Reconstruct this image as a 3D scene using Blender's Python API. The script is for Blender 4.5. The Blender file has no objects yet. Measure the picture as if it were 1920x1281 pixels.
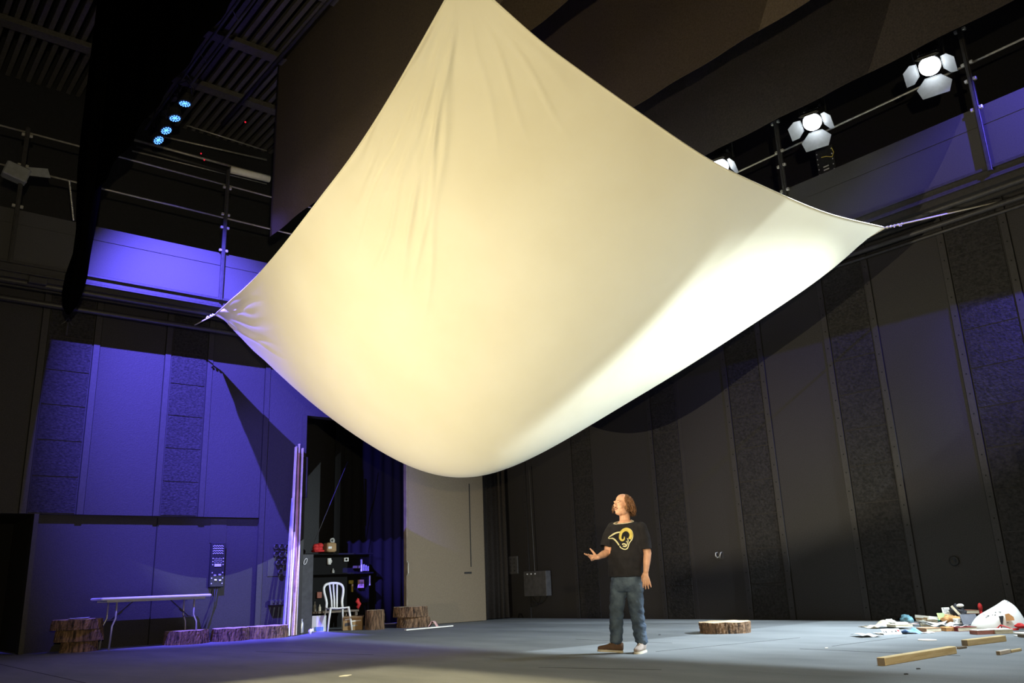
import bpy, math, random
import numpy as np
from mathutils import Vector, Matrix, noise
from mathutils.bvhtree import BVHTree
random.seed(7)
PI = math.pi
S = bpy.context.scene
C = S.collection

# ------------------------------------------------------------------ camera
F_PX = 1576.7
O = np.array([0, 0, 0.78])
YAW, PIT, ROL = math.radians(50.3006), math.radians(16.0958), math.radians(-2.27745)
Fw = np.array([math.cos(PIT)*math.cos(YAW), math.cos(PIT)*math.sin(YAW), math.sin(PIT)])
_R = np.array([math.sin(YAW), -math.cos(YAW), 0.0]); _U = np.cross(_R, Fw)
Rt = math.cos(ROL)*_R + math.sin(ROL)*_U
Up = -math.sin(ROL)*_R + math.cos(ROL)*_U
cam_d = bpy.data.cameras.new('camera'); cam = bpy.data.objects.new('camera', cam_d); C.objects.link(cam)
cam_d.sensor_width = 36; cam_d.lens = F_PX/1920*36; cam_d.clip_end = 100
m = Matrix(((Rt[0], Up[0], -Fw[0], O[0]), (Rt[1], Up[1], -Fw[1], O[1]), (Rt[2], Up[2], -Fw[2], O[2]), (0, 0, 0, 1)))
cam.matrix_world = m
S.camera = cam

def ray(x, y):
    d = Fw*F_PX + Rt*(x-960) - Up*(y-640.5)
    return d/np.linalg.norm(d)
def pl(x, y, ax, v):
    d = ray(x, y); t = (v-O[ax])/d[ax]; return Vector(O+t*d)
def fl(x, y, z=0.0): return pl(x, y, 2, z)
def ppm(P): return F_PX/float((np.array(P)-O) @ Fw)
RH = Vector((_R[0], _R[1], 0)); AH = Vector((-_R[1], _R[0], 0))      # across the view, away from the view
RZ = math.atan2(_R[1], _R[0])

# ------------------------------------------------------------------ world, exposure, lights
S.view_settings.view_transform = 'Standard'; S.view_settings.look = 'None'
S.view_settings.exposure = 0.0; S.view_settings.gamma = 1.0
try: S.view_settings.use_curve_mapping = False
except Exception: pass
W = bpy.data.worlds.new('world'); S.world = W; W.use_nodes = True
bgn = W.node_tree.nodes['Background']; bgn.inputs[0].default_value = (0.75, 0.7, 0.8, 1); bgn.inputs[1].default_value = 0.05

def spot(name, loc, target, power, col, size, blend=0.3, radius=0.02):
    d = bpy.data.lights.new(name, 'SPOT'); d.energy = power; d.color = col
    d.spot_size = math.radians(size); d.spot_blend = blend; d.shadow_soft_size = radius
    o = bpy.data.objects.new(name, d); C.objects.link(o); o.location = loc
    o.rotation_euler = (Vector(target)-Vector(loc)).to_track_quat('-Z', 'Y').to_euler()
    return o
XR, YL = 13.4, 16.14          # inner faces of the right and left wall
EG = 0.9                      # how far the galleries stick out
LAMPS = [(12.1, 8.33, 8.07), (12.1, 6.42, 8.07), (12.1, 4.43, 8.06)]
COLD = (0.80, 0.93, 1.0)
for i, p in enumerate(LAMPS):
    tgt = (7.6, p[1]-.6, 0)
    spot('gallery_lamp_light', p, tgt, (1000, 1000, 1000)[i], COLD, 84, 0.6, .12)
KEYS = [(11.2, 4.0, 8.95), (11.2, 0.6, 8.95)]
for i, p in enumerate(KEYS):
    spot('cold_key_light', p, (9.3, (7.6, 4.2)[i], 0), (4400, 1000)[i], COLD, 66, 0.6, 0.008)
LOW_AT = (12.75, 1.2, 5.1)
spot('cold_fill_light', LOW_AT, (8.6, 11.0, 0), 9500, COLD, 62, 0.8, 0.012)  # added fill, brightens the far floor below the sheet
FF_AT = (1.5, 3.0, 9.0)
spot('warm_floor_light', FF_AT, (3.8, 6.4, 0), 6300, (1.0, 0.84, 0.46), 60, 0.6, 0.01)
WARM_AT = (-0.4, 9.9, 0.25)
spot('warm_flood_light', WARM_AT, (10.5, 9.4, 4.4), 3400, (1.0, 0.87, 0.58), 96, 1.0, 0.01)
spot('wall_fill_light', WARM_AT, (13.4, 9.0, 1.8), 2600, (1.0, 0.86, 0.58), 26, 1.0, 0.01)  # extra spot added inside the flood to brighten the right wall
MK_AT = (-0.6, 1.6, 4.9)
spot('man_fill_light', MK_AT, (7.15, 6.9, 1.55), 3300, (1.0, 0.86, 0.60), 12, 0.9, 0.08)  # added unseen lamp that only brightens the man
FRONT_AT = (-0.3, -1.2, 1.5)
spot('front_fill_light', FRONT_AT, (7.6, 9.0, 4.4), 2500, (1.0, 0.83, 0.48), 100, 0.9, 0.05)  # unseen fill added behind the camera for sheet top, drapes and walls
BLUE = (0.13, 0.10, 1.0)
PIER_AT = (0.2, 9.5, 3.6)
spot('pier_fill_light', PIER_AT, (7.4, 16.14, 3.0), 10000, BLUE, 25, 0.9, 0.03)  # second blue lamp, added to fill the wall by the boards
BLUE_AT = (3.0, 11.3, 9.6)
spot('blue_wall_light', BLUE_AT, (5.7, 16.14, 4.0), 44000, BLUE, 50, 1.0, 0.03)
BLUE2_AT = (11.2, -0.9, 8.3)
spot('blue_side_light', BLUE2_AT, (13.4, 2.6, 5.4), 26000, BLUE, 28, 0.9, 0.03)
BLUE3_AT = (11.0, 1.0, 8.5)
spot('parapet_fill_light', BLUE3_AT, (12.5, 4.0, 6.7), 4500, BLUE, 34, 0.9, 0.03)  # added blue fill for the right parapet alone
PARS = [(4.0, 15.0, 9.07), (4.0, 14.55, 9.06), (4.0, 14.07, 9.08), (4.0, 13.56, 9.12)]
for i, p in enumerate(PARS):
    spot('blue_par_light', (p[0], p[1], p[2]-0.03), ((7.0, 13.2, 0), (6.5, 12.6, 0), (7.0, 12.6, 0), (4.6, 12, 0))[i], 450, BLUE, 50, 0.7, 0.05)

# ------------------------------------------------------------------ materials
def mat(name, col, rough=0.8, var=0.0, scale=5.0, bump=0.0, bscale=60.0, metal=0.0, emis=None, estr=0.0, stretch=(1, 1, 1), spec=0.3, col2=None, detail=4, coord='Object'):
    mt = bpy.data.materials.new(name); mt.use_nodes = True
    N = mt.node_tree.nodes; L = mt.node_tree.links; b = N['Principled BSDF']
    b.inputs['Roughness'].default_value = rough; b.inputs['Metallic'].default_value = metal
    b.inputs['Specular IOR Level'].default_value = spec
    b.inputs['Base Color'].default_value = (*col, 1)
    tc = N.new('ShaderNodeTexCoord'); mp = N.new('ShaderNodeMapping'); mp.inputs['Scale'].default_value = stretch
    L.new(tc.outputs[coord], mp.inputs[0])
    if var > 0 or col2:
        n = N.new('ShaderNodeTexNoise'); n.inputs['Scale'].default_value = scale; n.inputs['Detail'].default_value = detail
        L.new(mp.outputs[0], n.inputs['Vector'])
        r = N.new('ShaderNodeValToRGB'); r.color_ramp.elements[0].position = 0.32; r.color_ramp.elements[1].position = 0.68
        c2 = col2 if col2 else tuple(c*(1+var) for c in col); c1 = col if col2 else tuple(c*(1-var) for c in col)
        r.color_ramp.elements[0].color = (*c1, 1); r.color_ramp.elements[1].color = (*c2, 1)
        L.new(n.outputs['Fac'], r.inputs[0]); L.new(r.outputs[0], b.inputs['Base Color'])
    if bump > 0:
        n2 = N.new('ShaderNodeTexNoise'); n2.inputs['Scale'].default_value = bscale; n2.inputs['Detail'].default_value = 5
        L.new(mp.outputs[0], n2.inputs['Vector'])
        bp = N.new('ShaderNodeBump'); bp.inputs['Strength'].default_value = bump; bp.inputs['Distance'].default_value = 0.02
        L.new(n2.outputs['Fac'], bp.inputs['Height']); L.new(bp.outputs[0], b.inputs['Normal'])
    if emis:
        b.inputs['Emission Color'].default_value = (*emis, 1); b.inputs['Emission Strength'].default_value = estr
    return mt
M = {}
M['wall'] = mat('painted_wall', (0.018, 0.0168, 0.0176), 0.75, 0.28, 70, 0.25, 45, detail=6)
M['rough'] = mat('rough_acoustic_board', (0.006, 0.006, 0.006), 0.95, 0, 22, 1.0, 24, col2=(0.021, 0.0195, 0.0202), detail=3, stretch=(1, 1, 1.3))
M['batten'] = mat('batten_paint', (0.020, 0.0187, 0.0195), 0.6, 0.15, 30, 0.1, 80)
M['gap'] = mat('dark_gap', (0.004, 0.004, 0.004), 0.95)
M['parapet'] = mat('gallery_board', (0.036, 0.035, 0.036), 0.7, 0.12, 60, 0.1, 60)
M['steel'] = mat('dark_painted_steel', (0.028, 0.027, 0.028), 0.45, 0.2, 20, 0.1, 60)
M['velvet'] = mat('black_velvet', (0.0012, 0.0012, 0.0012), 1.0, spec=0.0)
M['grid'] = mat('grid_steel', (0.060, 0.056, 0.050), 0.5, 0.2, 20)
M['rail'] = mat('galvanised_rail', (0.30, 0.29, 0.27), 0.4, 0.2, 12, metal=0.4)
M['zinc'] = mat('bare_metal', (0.55, 0.54, 0.5), 0.35, 0.15, 12, metal=0.6)
M['black'] = mat('black_paint', (0.010, 0.010, 0.011), 0.6, 0.3, 30)
M['drape'] = mat('black_drape', (0.020, 0.016, 0.014), 0.95, 0.35, 40, 0.4, 70)
M['browndrape'] = mat('dark_brown_drape', (0.042, 0.031, 0.022), 0.95, 0.25, 45, 0.4, 70)
M['tan'] = mat('tan_panel', (0.145, 0.115, 0.080), 0.85, 0.12, 60, 0.15, 80)
M['bark'] = mat('bark', (0.018, 0.012, 0.009), 0.95, 0, 9, 1.0, 25, stretch=(3.2, 3.2, 0.5), col2=(0.24, 0.145, 0.085))
M['white'] = mat('white_plastic', (0.78, 0.78, 0.76), 0.4, 0.03, 10)
M['offwhite'] = mat('worn_white_paper', (0.74, 0.73, 0.68), 0.8, 0.06, 14, 0.1, 30)
M['cream'] = mat('cream_paper', (0.55, 0.50, 0.38), 0.85, 0.2, 14, 0.1, 30)
M['grey'] = mat('grey_paper', (0.36, 0.36, 0.33), 0.85, 0.3, 18, 0.1, 30)
M['tablewhite'] = mat('table_plastic', (0.70, 0.70, 0.72), 0.35, 0.03, 8)
M['legmetal'] = mat('grey_tube', (0.35, 0.35, 0.36), 0.35, 0.1, 8, metal=0.5)
M['pine'] = mat('pine_wood', (0.50, 0.36, 0.17), 0.7, 0, 5, 0.2, 30, stretch=(0.6, 8, 8), col2=(0.66, 0.52, 0.30))
M['palewood'] = mat('pale_timber', (0.58, 0.50, 0.42), 0.7, 0.15, 6, 0.15, 30)
M['brownwood'] = mat('brown_timber', (0.34, 0.19, 0.11), 0.7, 0.2, 6, 0.15, 30)
M['bluewood'] = mat('bluish_painted_timber', (0.32, 0.32, 0.46), 0.7, 0.15, 6, 0.1, 30)
M['oldwood'] = mat('aged_board', (0.15, 0.12, 0.09), 0.8, 0.2, 8, 0.2, 30)
M['card'] = mat('brown_cardboard', (0.33, 0.21, 0.10), 0.85, 0.15, 8)
M['orange'] = mat('orange_cardboard', (0.42, 0.21, 0.08), 0.85, 0.25, 8)
M['red'] = mat('red_cloth', (0.52, 0.030, 0.030), 0.7, 0.2, 12, 0.2, 30)
M['darkred'] = mat('dark_red_cover', (0.16, 0.02, 0.02), 0.6, 0.15, 10)
M['redbrown'] = mat('red_brown_cover', (0.27, 0.10, 0.07), 0.75, 0.25, 10)
M['blue'] = mat('blue_print', (0.16, 0.30, 0.62), 0.6, 0.3, 10)
M['teal'] = mat('teal_cloth', (0.10, 0.22, 0.27), 0.8, 0.4, 10, 0.3, 30)
M['navy'] = mat('dark_folder', (0.07, 0.075, 0.10), 0.5, 0.2, 10)
M['yellowgreen'] = mat('yellow_green_cover', (0.42, 0.42, 0.14), 0.6, 0, 12, col2=(0.18, 0.35, 0.22))
M['yellow'] = mat('yellow_plastic', (0.50, 0.40, 0.07), 0.6, 0.1, 10)
M['pink'] = mat('pink_card', (0.60, 0.36, 0.34), 0.8, 0.1, 10)
M['ink'] = mat('black_ink', (0.02, 0.02, 0.025), 0.7)
M['greenink'] = mat('green_ink', (0.05, 0.30, 0.20), 0.7)
M['steelb'] = mat('steel_bottle', (0.60, 0.62, 0.66), 0.3, 0.05, 8, metal=0.5)
M['darkgrey'] = mat('dark_grey_box', (0.05, 0.05, 0.055), 0.7, 0.2, 10)
M['rope'] = mat('white_cord', (0.62, 0.60, 0.55), 0.8, 0.1, 50)
M['cable'] = mat('black_cable', (0.015, 0.015, 0.016), 0.5)
M['skin'] = mat('skin', (0.60, 0.33, 0.22), 0.5, 0.12, 18, 0.05, 60, spec=0.4)
M['hair'] = mat('auburn_hair', (0.07, 0.03, 0.015), 0.55, 0, 30, 0.6, 60, col2=(0.30, 0.16, 0.07), stretch=(1, 1, 0.3))
M['shirt'] = mat('black_cotton', (0.014, 0.013, 0.016), 0.9, 0.25, 12, 0.3, 22)
M['gold'] = mat('gold_print', (0.62, 0.50, 0.12), 0.7, 0.12, 30)
M['palegold'] = mat('pale_gold_print', (0.72, 0.68, 0.42), 0.7)
M['jeans'] = mat('blue_denim', (0.030, 0.045, 0.075), 0.85, 0, 9, 0.5, 14, col2=(0.085, 0.12, 0.17))
M['shoebrown'] = mat('brown_suede', (0.11, 0.065, 0.045), 0.9, 0.2, 20, 0.2, 40)
M['shoegrey'] = mat('taupe_suede', (0.27, 0.22, 0.19), 0.9, 0.15, 20, 0.2, 40)
M['sole'] = mat('rubber_sole', (0.48, 0.44, 0.36), 0.6, 0.1, 12)
M['lace'] = mat('pale_laces', (0.55, 0.48, 0.38), 0.8)
M['eye'] = mat('eye_white', (0.55, 0.50, 0.45), 0.3)
M['iris'] = mat('dark_iris', (0.03, 0.02, 0.015), 0.3)
M['lip'] = mat('lip', (0.32, 0.11, 0.09), 0.5)
M['lens'] = mat('lit_lamp_lens', (0.9, 0.9, 0.9), 0.3, emis=(0.88, 0.95, 1.0), estr=22)
M['bluelens'] = mat('lit_blue_lens', (0.1, 0.2, 0.9), 0.3, emis=(0.09, 0.30, 1.0), estr=3.0)
M['redled'] = mat('red_indicator', (0.5, 0.02, 0.02), 0.3, emis=(1, 0.02, 0.05), estr=0.7)
M['flap'] = mat('barn_door_metal', (0.20, 0.21, 0.22), 0.6, 0.1, 14, metal=0.2)
M['led'] = mat('white_socket_mark', (0.45, 0.45, 0.48), 0.5)

def wood_rings():
    mt = mat('sawn_wood', (0.4, 0.27, 0.16), 0.8, 0, 5, 0.2, 30)
    N = mt.node_tree.nodes; L = mt.node_tree.links; b = N['Principled BSDF']
    tc = N.new('ShaderNodeTexCoord'); w = N.new('ShaderNodeTexWave'); w.wave_type = 'RINGS'; w.rings_direction = 'Z'
    w.inputs['Scale'].default_value = 11; w.inputs['Distortion'].default_value = 2.5; w.inputs['Detail'].default_value = 2
    L.new(tc.outputs['Object'], w.inputs[0])
    r = N.new('ShaderNodeValToRGB'); r.color_ramp.elements[0].color = (0.40, 0.28, 0.17, 1); r.color_ramp.elements[1].color = (0.62, 0.48, 0.33, 1)
    L.new(w.outputs['Fac'], r.inputs[0]); L.new(r.outputs[0], b.inputs['Base Color'])
    return mt
M['sawn'] = wood_rings()

def floor_mat():
    mt = mat('painted_stage_floor', (0.15, 0.15, 0.15), 0.62, spec=0.35)
    N = mt.node_tree.nodes; L = mt.node_tree.links; b = N['Principled BSDF']
    tc = N.new('ShaderNodeTexCoord'); mp = N.new('ShaderNodeMapping'); mp.inputs['Scale'].default_value = (0.9, 0.25, 1)
    mp.inputs['Rotation'].default_value = (0, 0, math.radians(-42))
    L.new(tc.outputs['Object'], mp.inputs[0])
    n = N.new('ShaderNodeTexNoise'); n.inputs['Scale'].default_value = 2.2; n.inputs['Detail'].default_value = 9; n.inputs['Roughness'].default_value = 0.65
    L.new(mp.outputs[0], n.inputs['Vector'])
    r = N.new('ShaderNodeValToRGB'); r.color_ramp.elements[0].position = 0.3; r.color_ramp.elements[1].position = 0.75
    r.color_ramp.elements[0].color = (0.155, 0.168, 0.180, 1); r.color_ramp.elements[1].color = (0.26, 0.275, 0.29, 1)
    L.new(n.outputs['Fac'], r.inputs[0])
    n2 = N.new('ShaderNodeTexNoise'); n2.inputs['Scale'].default_value = 90; n2.inputs['Detail'].default_value = 3
    L.new(tc.outputs['Object'], n2.inputs['Vector'])
    mx = N.new('ShaderNodeMixRGB'); mx.blend_type = 'MULTIPLY'; mx.inputs[0].default_value = 0.45
    L.new(r.outputs[0], mx.inputs[1]); L.new(n2.outputs['Fac'], mx.inputs[2])
    L.new(mx.outputs[0], b.inputs['Base Color'])
    bp = N.new('ShaderNodeBump'); bp.inputs['Strength'].default_value = 0.12; bp.inputs['Distance'].default_value = 0.02
    L.new(n.outputs['Fac'], bp.inputs['Height']); L.new(bp.outputs[0], b.inputs['Normal'])
    return mt
M['floor'] = floor_mat()

def cloth_mat():
    mt = bpy.data.materials.new('cream_canvas'); mt.use_nodes = True
    N = mt.node_tree.nodes; L = mt.node_tree.links; N.clear()
    out = N.new('ShaderNodeOutputMaterial'); d = N.new('ShaderNodeBsdfDiffuse'); t = N.new('ShaderNodeBsdfTranslucent'); mx = N.new('ShaderNodeMixShader')
    mx.inputs[0].default_value = 0.12
    tc = N.new('ShaderNodeTexCoord'); n = N.new('ShaderNodeTexNoise'); n.inputs['Scale'].default_value = 0.7; n.inputs['Detail'].default_value = 5
    L.new(tc.outputs['Object'], n.inputs['Vector'])
    r = N.new('ShaderNodeValToRGB'); r.color_ramp.elements[0].position = 0.3; r.color_ramp.elements[1].position = 0.7
    r.color_ramp.elements[0].color = (0.78, 0.73, 0.56, 1); r.color_ramp.elements[1].color = (0.84, 0.80, 0.64, 1)
    L.new(n.outputs['Fac'], r.inputs[0]); L.new(r.outputs[0], d.inputs[0]); L.new(r.outputs[0], t.inputs[0])
    n2 = N.new('ShaderNodeTexNoise'); n2.inputs['Scale'].default_value = 2.0; n2.inputs['Detail'].default_value = 5
    L.new(tc.outputs['Object'], n2.inputs['Vector'])
    bp = N.new('ShaderNodeBump'); bp.inputs['Strength'].default_value = 0.12; bp.inputs['Distance'].default_value = 0.08
    L.new(n2.outputs['Fac'], bp.inputs['Height']); L.new(bp.outputs[0], d.inputs['Normal'])
    L.new(d.outputs[0], mx.inputs[1]); L.new(t.outputs[0], mx.inputs[2]); L.new(mx.outputs[0], out.inputs[0])
    return mt
M['canvas'] = cloth_mat()

# ------------------------------------------------------------------ mesh helpers
class MB:
    def __init__(s): s.v = []; s.f = []; s.m = []
    def add(s, vs, fs, mi=0):
        k = len(s.v); s.v += [tuple(v) for v in vs]; s.f += [tuple(k+i for i in f) for f in fs]; s.m += [mi]*len(fs); return s
    def box(s, c, d, rot=None, mi=0, bev=0.0):
        c = Vector(c); x, y, z = d[0]/2, d[1]/2, d[2]/2
        R = rot if rot is not None else Matrix.Identity(3)
        if not isinstance(R, Matrix): R = Matrix.Rotation(R, 3, 'Z')
        if bev > 0:
            b = min(bev, x*.9, y*.9, z*.9); rings = []
            for zz, ins in ((-z, b), (-z+b, 0), (z-b, 0), (z, b)):
                xx, yy = x-ins, y-ins
                rings.append([(-xx+b, -yy, zz), (xx-b, -yy, zz), (xx, -yy+b, zz), (xx, yy-b, zz), (xx-b, yy, zz), (-xx+b, yy, zz), (-xx, yy-b, zz), (-xx, -yy+b, zz)])
            vs = [c+R@Vector(p) for r in rings for p in r]
            fs = [tuple(range(7, -1, -1)), tuple(range(24, 32))]
            for k in range(3):
                for i in range(8):
                    j = (i+1) % 8; fs.append((k*8+i, k*8+j, k*8+8+j, k*8+8+i))
            return s.add(vs, fs, mi)
        vs = [c+R@Vector(p) for p in ((-x, -y, -z), (x, -y, -z), (x, y, -z), (-x, y, -z), (-x, -y, z), (x, -y, z), (x, y, z), (-x, y, z))]
        return s.add(vs, [(3, 2, 1, 0), (4, 5, 6, 7), (0, 1, 5, 4), (1, 2, 6, 5), (2, 3, 7, 6), (3, 0, 4, 7)], mi)
    def bb(s, lo, hi, mi=0):
        return s.box([(a+b)/2 for a, b in zip(lo, hi)], [abs(b-a) for a, b in zip(lo, hi)], None, mi)
    def tube(s, pts, r, n=8, mi=0, flat=1.0):
        pts = [Vector(p) for p in pts]; k0 = len(s.v); rs = r if isinstance(r, (list, tuple)) else [r]*len(pts)
        t0 = (pts[1]-pts[0]).normalized(); up = Vector((0, 0, 1)) if abs(t0.z) < .9 else Vector((1, 0, 0))
        a = t0.cross(up).normalized()
        vs = []
        for i, p in enumerate(pts):
            t = (pts[min(i+1, len(pts)-1)]-pts[max(i-1, 0)]).normalized()
            a = (a-t*a.dot(t)).normalized(); b = t.cross(a)
            for j in range(n):
                w = 2*PI*j/n; vs.append(p+a*math.cos(w)*rs[i]+b*math.sin(w)*rs[i]*flat)
        fs = []
        for i in range(len(pts)-1):
            for j in range(n):
                q = (j+1) % n; fs.append((i*n+j, i*n+q, (i+1)*n+q, (i+1)*n+j))
        fs.append(tuple(range(n-1, -1, -1))); fs.append(tuple((len(pts)-1)*n+j for j in range(n)))
        return s.add(vs, fs, mi)
    def bar(s, p0, p1, w, d, mi=0, up=(0, 0, 1)):
        p0, p1 = Vector(p0), Vector(p1); t = (p1-p0); L = t.length; t.normalize()
        u = Vector(up); a = t.cross(u)
        if a.length < 1e-3: a = t.cross(Vector((1, 0, 0)))
        a.normalize(); b = a.cross(t)
        R = Matrix((t, a, b)).transposed()
        return s.box((p0+p1)/2, (L, w, d), R, mi)
    def lathe(s, prof, c=(0, 0, 0), n=24, mi=0, R=None):
        c = Vector(c); R = R or Matrix.Identity(3); vs = []; fs = []
        for (r, z) in prof:
            for j in range(n):
                w = 2*PI*j/n; vs.append(c+R@Vector((max(r, 1e-4)*math.cos(w), max(r, 1e-4)*math.sin(w), z)))
        for i in range(len(prof)-1):
            for j in range(n):
                q = (j+1) % n; fs.append((i*n+j, i*n+q, (i+1)*n+q, (i+1)*n+j))
        fs.append(tuple(range(n-1, -1, -1))); fs.append(tuple((len(prof)-1)*n+j for j in range(n)))
        return s.add(vs, fs, mi)
    def ball(s, c, r, R=None, n=16, m_=10, mi=0):
        c = Vector(c); R = R or Matrix.Identity(3)
        if not hasattr(r, '__len__'): r = (r, r, r)
        vs = [c+R@Vector((0, 0, -r[2]))]; 
        for i in range(1, m_):
            a = -PI/2+PI*i/m_
            for j in range(n):
                w = 2*PI*j/n; vs.append(c+R@Vector((r[0]*math.cos(a)*math.cos(w), r[1]*math.cos(a)*math.sin(w), r[2]*math.sin(a))))
        vs.append(c+R@Vector((0, 0, r[2]))); fs = []
        for j in range(n): fs.append((0, 1+(j+1) % n, 1+j))
        for i in range(m_-2):
            for j in range(n):
                q = (j+1) % n; fs.append((1+i*n+j, 1+i*n+q, 1+(i+1)*n+q, 1+(i+1)*n+j))
        k = 1+(m_-2)*n; e = len(vs)-1
        for j in range(n): fs.append((k+j, k+(j+1) % n, e))
        return s.add(vs, fs, mi)
    def prism(s, poly, z0, z1, mi=0, R=None, c=(0, 0, 0)):
        R = R or Matrix.Identity(3); c = Vector(c); n = len(poly)
        vs = [c+R@Vector((p[0], p[1], z0)) for p in poly]+[c+R@Vector((p[0], p[1], z1)) for p in poly]
        fs = [tuple(range(n-1, -1, -1)), tuple(range(n, 2*n))]+[(i, (i+1) % n, n+(i+1) % n, n+i) for i in range(n)]
        return s.add(vs, fs, mi)
    def grid(s, nx, ny, fn, mi=0, thick=0.0):
        vs = [Vector(fn(i/nx, j/ny)) for j in range(ny+1) for i in range(nx+1)]
        W_ = nx+1
        fs = [(j*W_+i, j*W_+i+1, (j+1)*W_+i+1, (j+1)*W_+i) for j in range(ny) for i in range(nx)]
        if thick:
            k = len(vs); off = []
            for j in range(ny+1):
                for i in range(nx+1):
                    a = vs[j*W_+min(i+1, nx)]-vs[j*W_+max(i-1, 0)]; b = vs[min(j+1, ny)*W_+i]-vs[max(j-1, 0)*W_+i]
                    nn = a.cross(b); nn = nn.normalized() if nn.length > 1e-12 else Vector((0, 0, 1)); off.append(vs[j*W_+i]-nn*thick)
            fs2 = [tuple(k+q for q in reversed(f)) for f in fs]
            rim = [(i, i+1) for i in range(nx)]+[(j*W_+nx, (j+1)*W_+nx) for j in range(ny)]+[(ny*W_+i+1, ny*W_+i) for i in range(nx)]+[((j+1)*W_, j*W_) for j in range(ny)]
            fs += fs2+[(b, a, a+k, b+k) for a, b in rim]; vs += off
        return s.add(vs, fs, mi)
    def build(s, name, mats, parent=None, smooth=False, world=False):
        if not isinstance(mats, (list, tuple)): mats = [mats]
        me = bpy.data.meshes.new(name)
        off = Vector(parent.location) if (parent and world) else Vector((0, 0, 0))
        me.from_pydata([tuple(Vector(v)-off) for v in s.v], [], s.f); 
        for x in mats: me.materials.append(M[x] if isinstance(x, str) else x)
        me.polygons.foreach_set('material_index', s.m)
        if smooth: me.polygons.foreach_set('use_smooth', [True]*len(s.f))
        me.update()
        o = bpy.data.objects.new(name, me); C.objects.link(o)
        if parent: o.parent = parent
        return o

def tag(o, label=None, cat=None, group=None, kind=None):
    if label: o['label'] = label
    if cat: o['category'] = cat
    if group: o['group'] = group
    if kind: o['kind'] = kind
    return o
def thing(name, label, cat, loc=(0, 0, 0), rz=0.0, group=None):
    o = bpy.data.objects.new(name, None); C.objects.link(o); o.location = loc; o.rotation_euler = (0, 0, rz); o.empty_display_size = .1
    return tag(o, label, cat, group)
def struct(o): o['kind'] = 'structure'; return o
def one(mb, name, mats, label, cat, loc=None, group=None, smooth=False, rz=None):
    """a thing that is one mesh, geometry local to loc"""
    o = mb.build(name, mats, None, smooth)
    if loc is not None: o.location = loc
    if rz is not None: o.rotation_euler = (0, 0, rz)
    return tag(o, label, cat, group)
def copy_tree(o, parent=None):
    c = o.copy(); C.objects.link(c); c.parent = parent
    for ch in list(o.children): copy_tree(ch, c)
    return c
def parent_light(l, th):
    l.parent = th; l.matrix_parent_inverse = (Matrix.Translation(th.location) @ th.rotation_euler.to_matrix().to_4x4()).inverted()
LIGHTS = {}
for o in list(S.objects):
    if o.type == 'LIGHT': LIGHTS.setdefault(o.name.split('.')[0], []).append(o)

# ------------------------------------------------------------------ floor, walls
mb = MB(); mb.bb((-4, -5, -0.2), (XR+0.3, 21, 0)); struct(mb.build('floor', 'floor'))
# seams of the floor covering: long shallow strips
mb = MB()
for (a, b) in (((0, 1246), (160, 1281)), ((480, 1222), (700, 1228)), ((1230, 1222), (1500, 1196)), ((1560, 1212), (1700, 1194)), ((1240, 1256), (1010, 1252)), ((1260, 1206), (1080, 1199)), ((1500, 1217), (1800, 1230))):
    p, q = fl(*a), fl(*b); mb.bar((p.x, p.y, 0.0006), (q.x, q.y, 0.0006), 0.012, 0.0012)
struct(mb.build('trim_1', 'gap'))

def wall_strips(mb, along, face, spans, z0, z1, joints, rough_spans, battens):
    """along 'x' or 'y'; face = coordinate of the wall face, solid is behind it"""
    def B(a0, a1, d0, d1, za, zb, mi):
        if along == 'x': mb.bb((a0, face+d0, za), (a1, face+d1, zb), mi)
        else: mb.bb((face+d0, a0, za), (face+d1, a1, zb), mi)
    for (a0, a1) in spans: B(a0, a1, 0.0, 0.25, z0, z1, 0)
    for (a0, a1) in rough_spans:
        z = z0+0.02; k = 0
        while z < z1-0.05:
            zt = min(z+joints, z1-0.02)
            B(a0+.01, a1-.01, -0.012, 0.01, z, zt-0.015, 1); z = zt; k += 1
    for a in battens:
        B(a-.066, a+.066, -0.001, 0.01, z0, z1, 3)
        B(a-.052, a+.052, -0.02, 0.0, z0, z1, 2)
        z = z0+0.2
        while z < z1-0.1:
            if along == 'x': mb.lathe([(0.012, -0.0225), (0.012, -0.019)], (a, face, z), 8, 3, Matrix.Rotation(-PI/2, 3, 'X') @ Matrix.Scale(-1, 3, (0, 0, 1)))
            else: mb.lathe([(0.012, 0.0225), (0.012, 0.019)], (face, a, z), 8, 3, Matrix.Rotation(-PI/2, 3, 'Y'))
            z += 0.31
# left wall: upper band, recessed lower panel, pier beside the opening, header
mb = MB()
bx = lambda *p: pl(*p).x
LB = [2.68, 3.55, 4.82, 5.63, 6.83]
wall_strips(mb, 'x', YL, [(-4, 7.7)], 2.22, 6.5, 0.62, [(-1.0, -0.2), (2.75, 3.48), (4.89, 5.56)], [-0.25, 1.3]+LB)
mb.bb((2.93, YL+0.10, 0), (6.80, YL+0.3, 2.22), 0)            # recessed panel
mb.bb((4.88, YL+0.085, 0), (4.895, YL+0.1, 2.2), 3)
mb.bb((6.80, YL, 0), (7.7, YL+0.25, 2.22), 0); mb.bb((6.83-.052, YL-.02, 0), (6.83+.052, YL, 2.22), 2)
for k in range(7): mb.lathe([(0.012, -0.0225), (0.012, -0.019)], (6.83, YL, 0.15+.31*k), 8, 3, Matrix.Rotation(-PI/2, 3, 'X') @ Matrix.Scale(-1, 3, (0, 0, 1)))
mb.bb((7.7, YL, 4.35), (XR+.3, YL+0.25, 6.5), 0)
mb.bb((-4, YL+.1, 0), (-1.5, YL+.3, 2.22), 0)
mb.bb((2.86, YL-.02, 0), (2.93, YL+.25, 2.22), 2)
struct(mb.build('wall_left', ['wall', 'rough', 'batten', 'gap']))
mb = MB()
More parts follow.
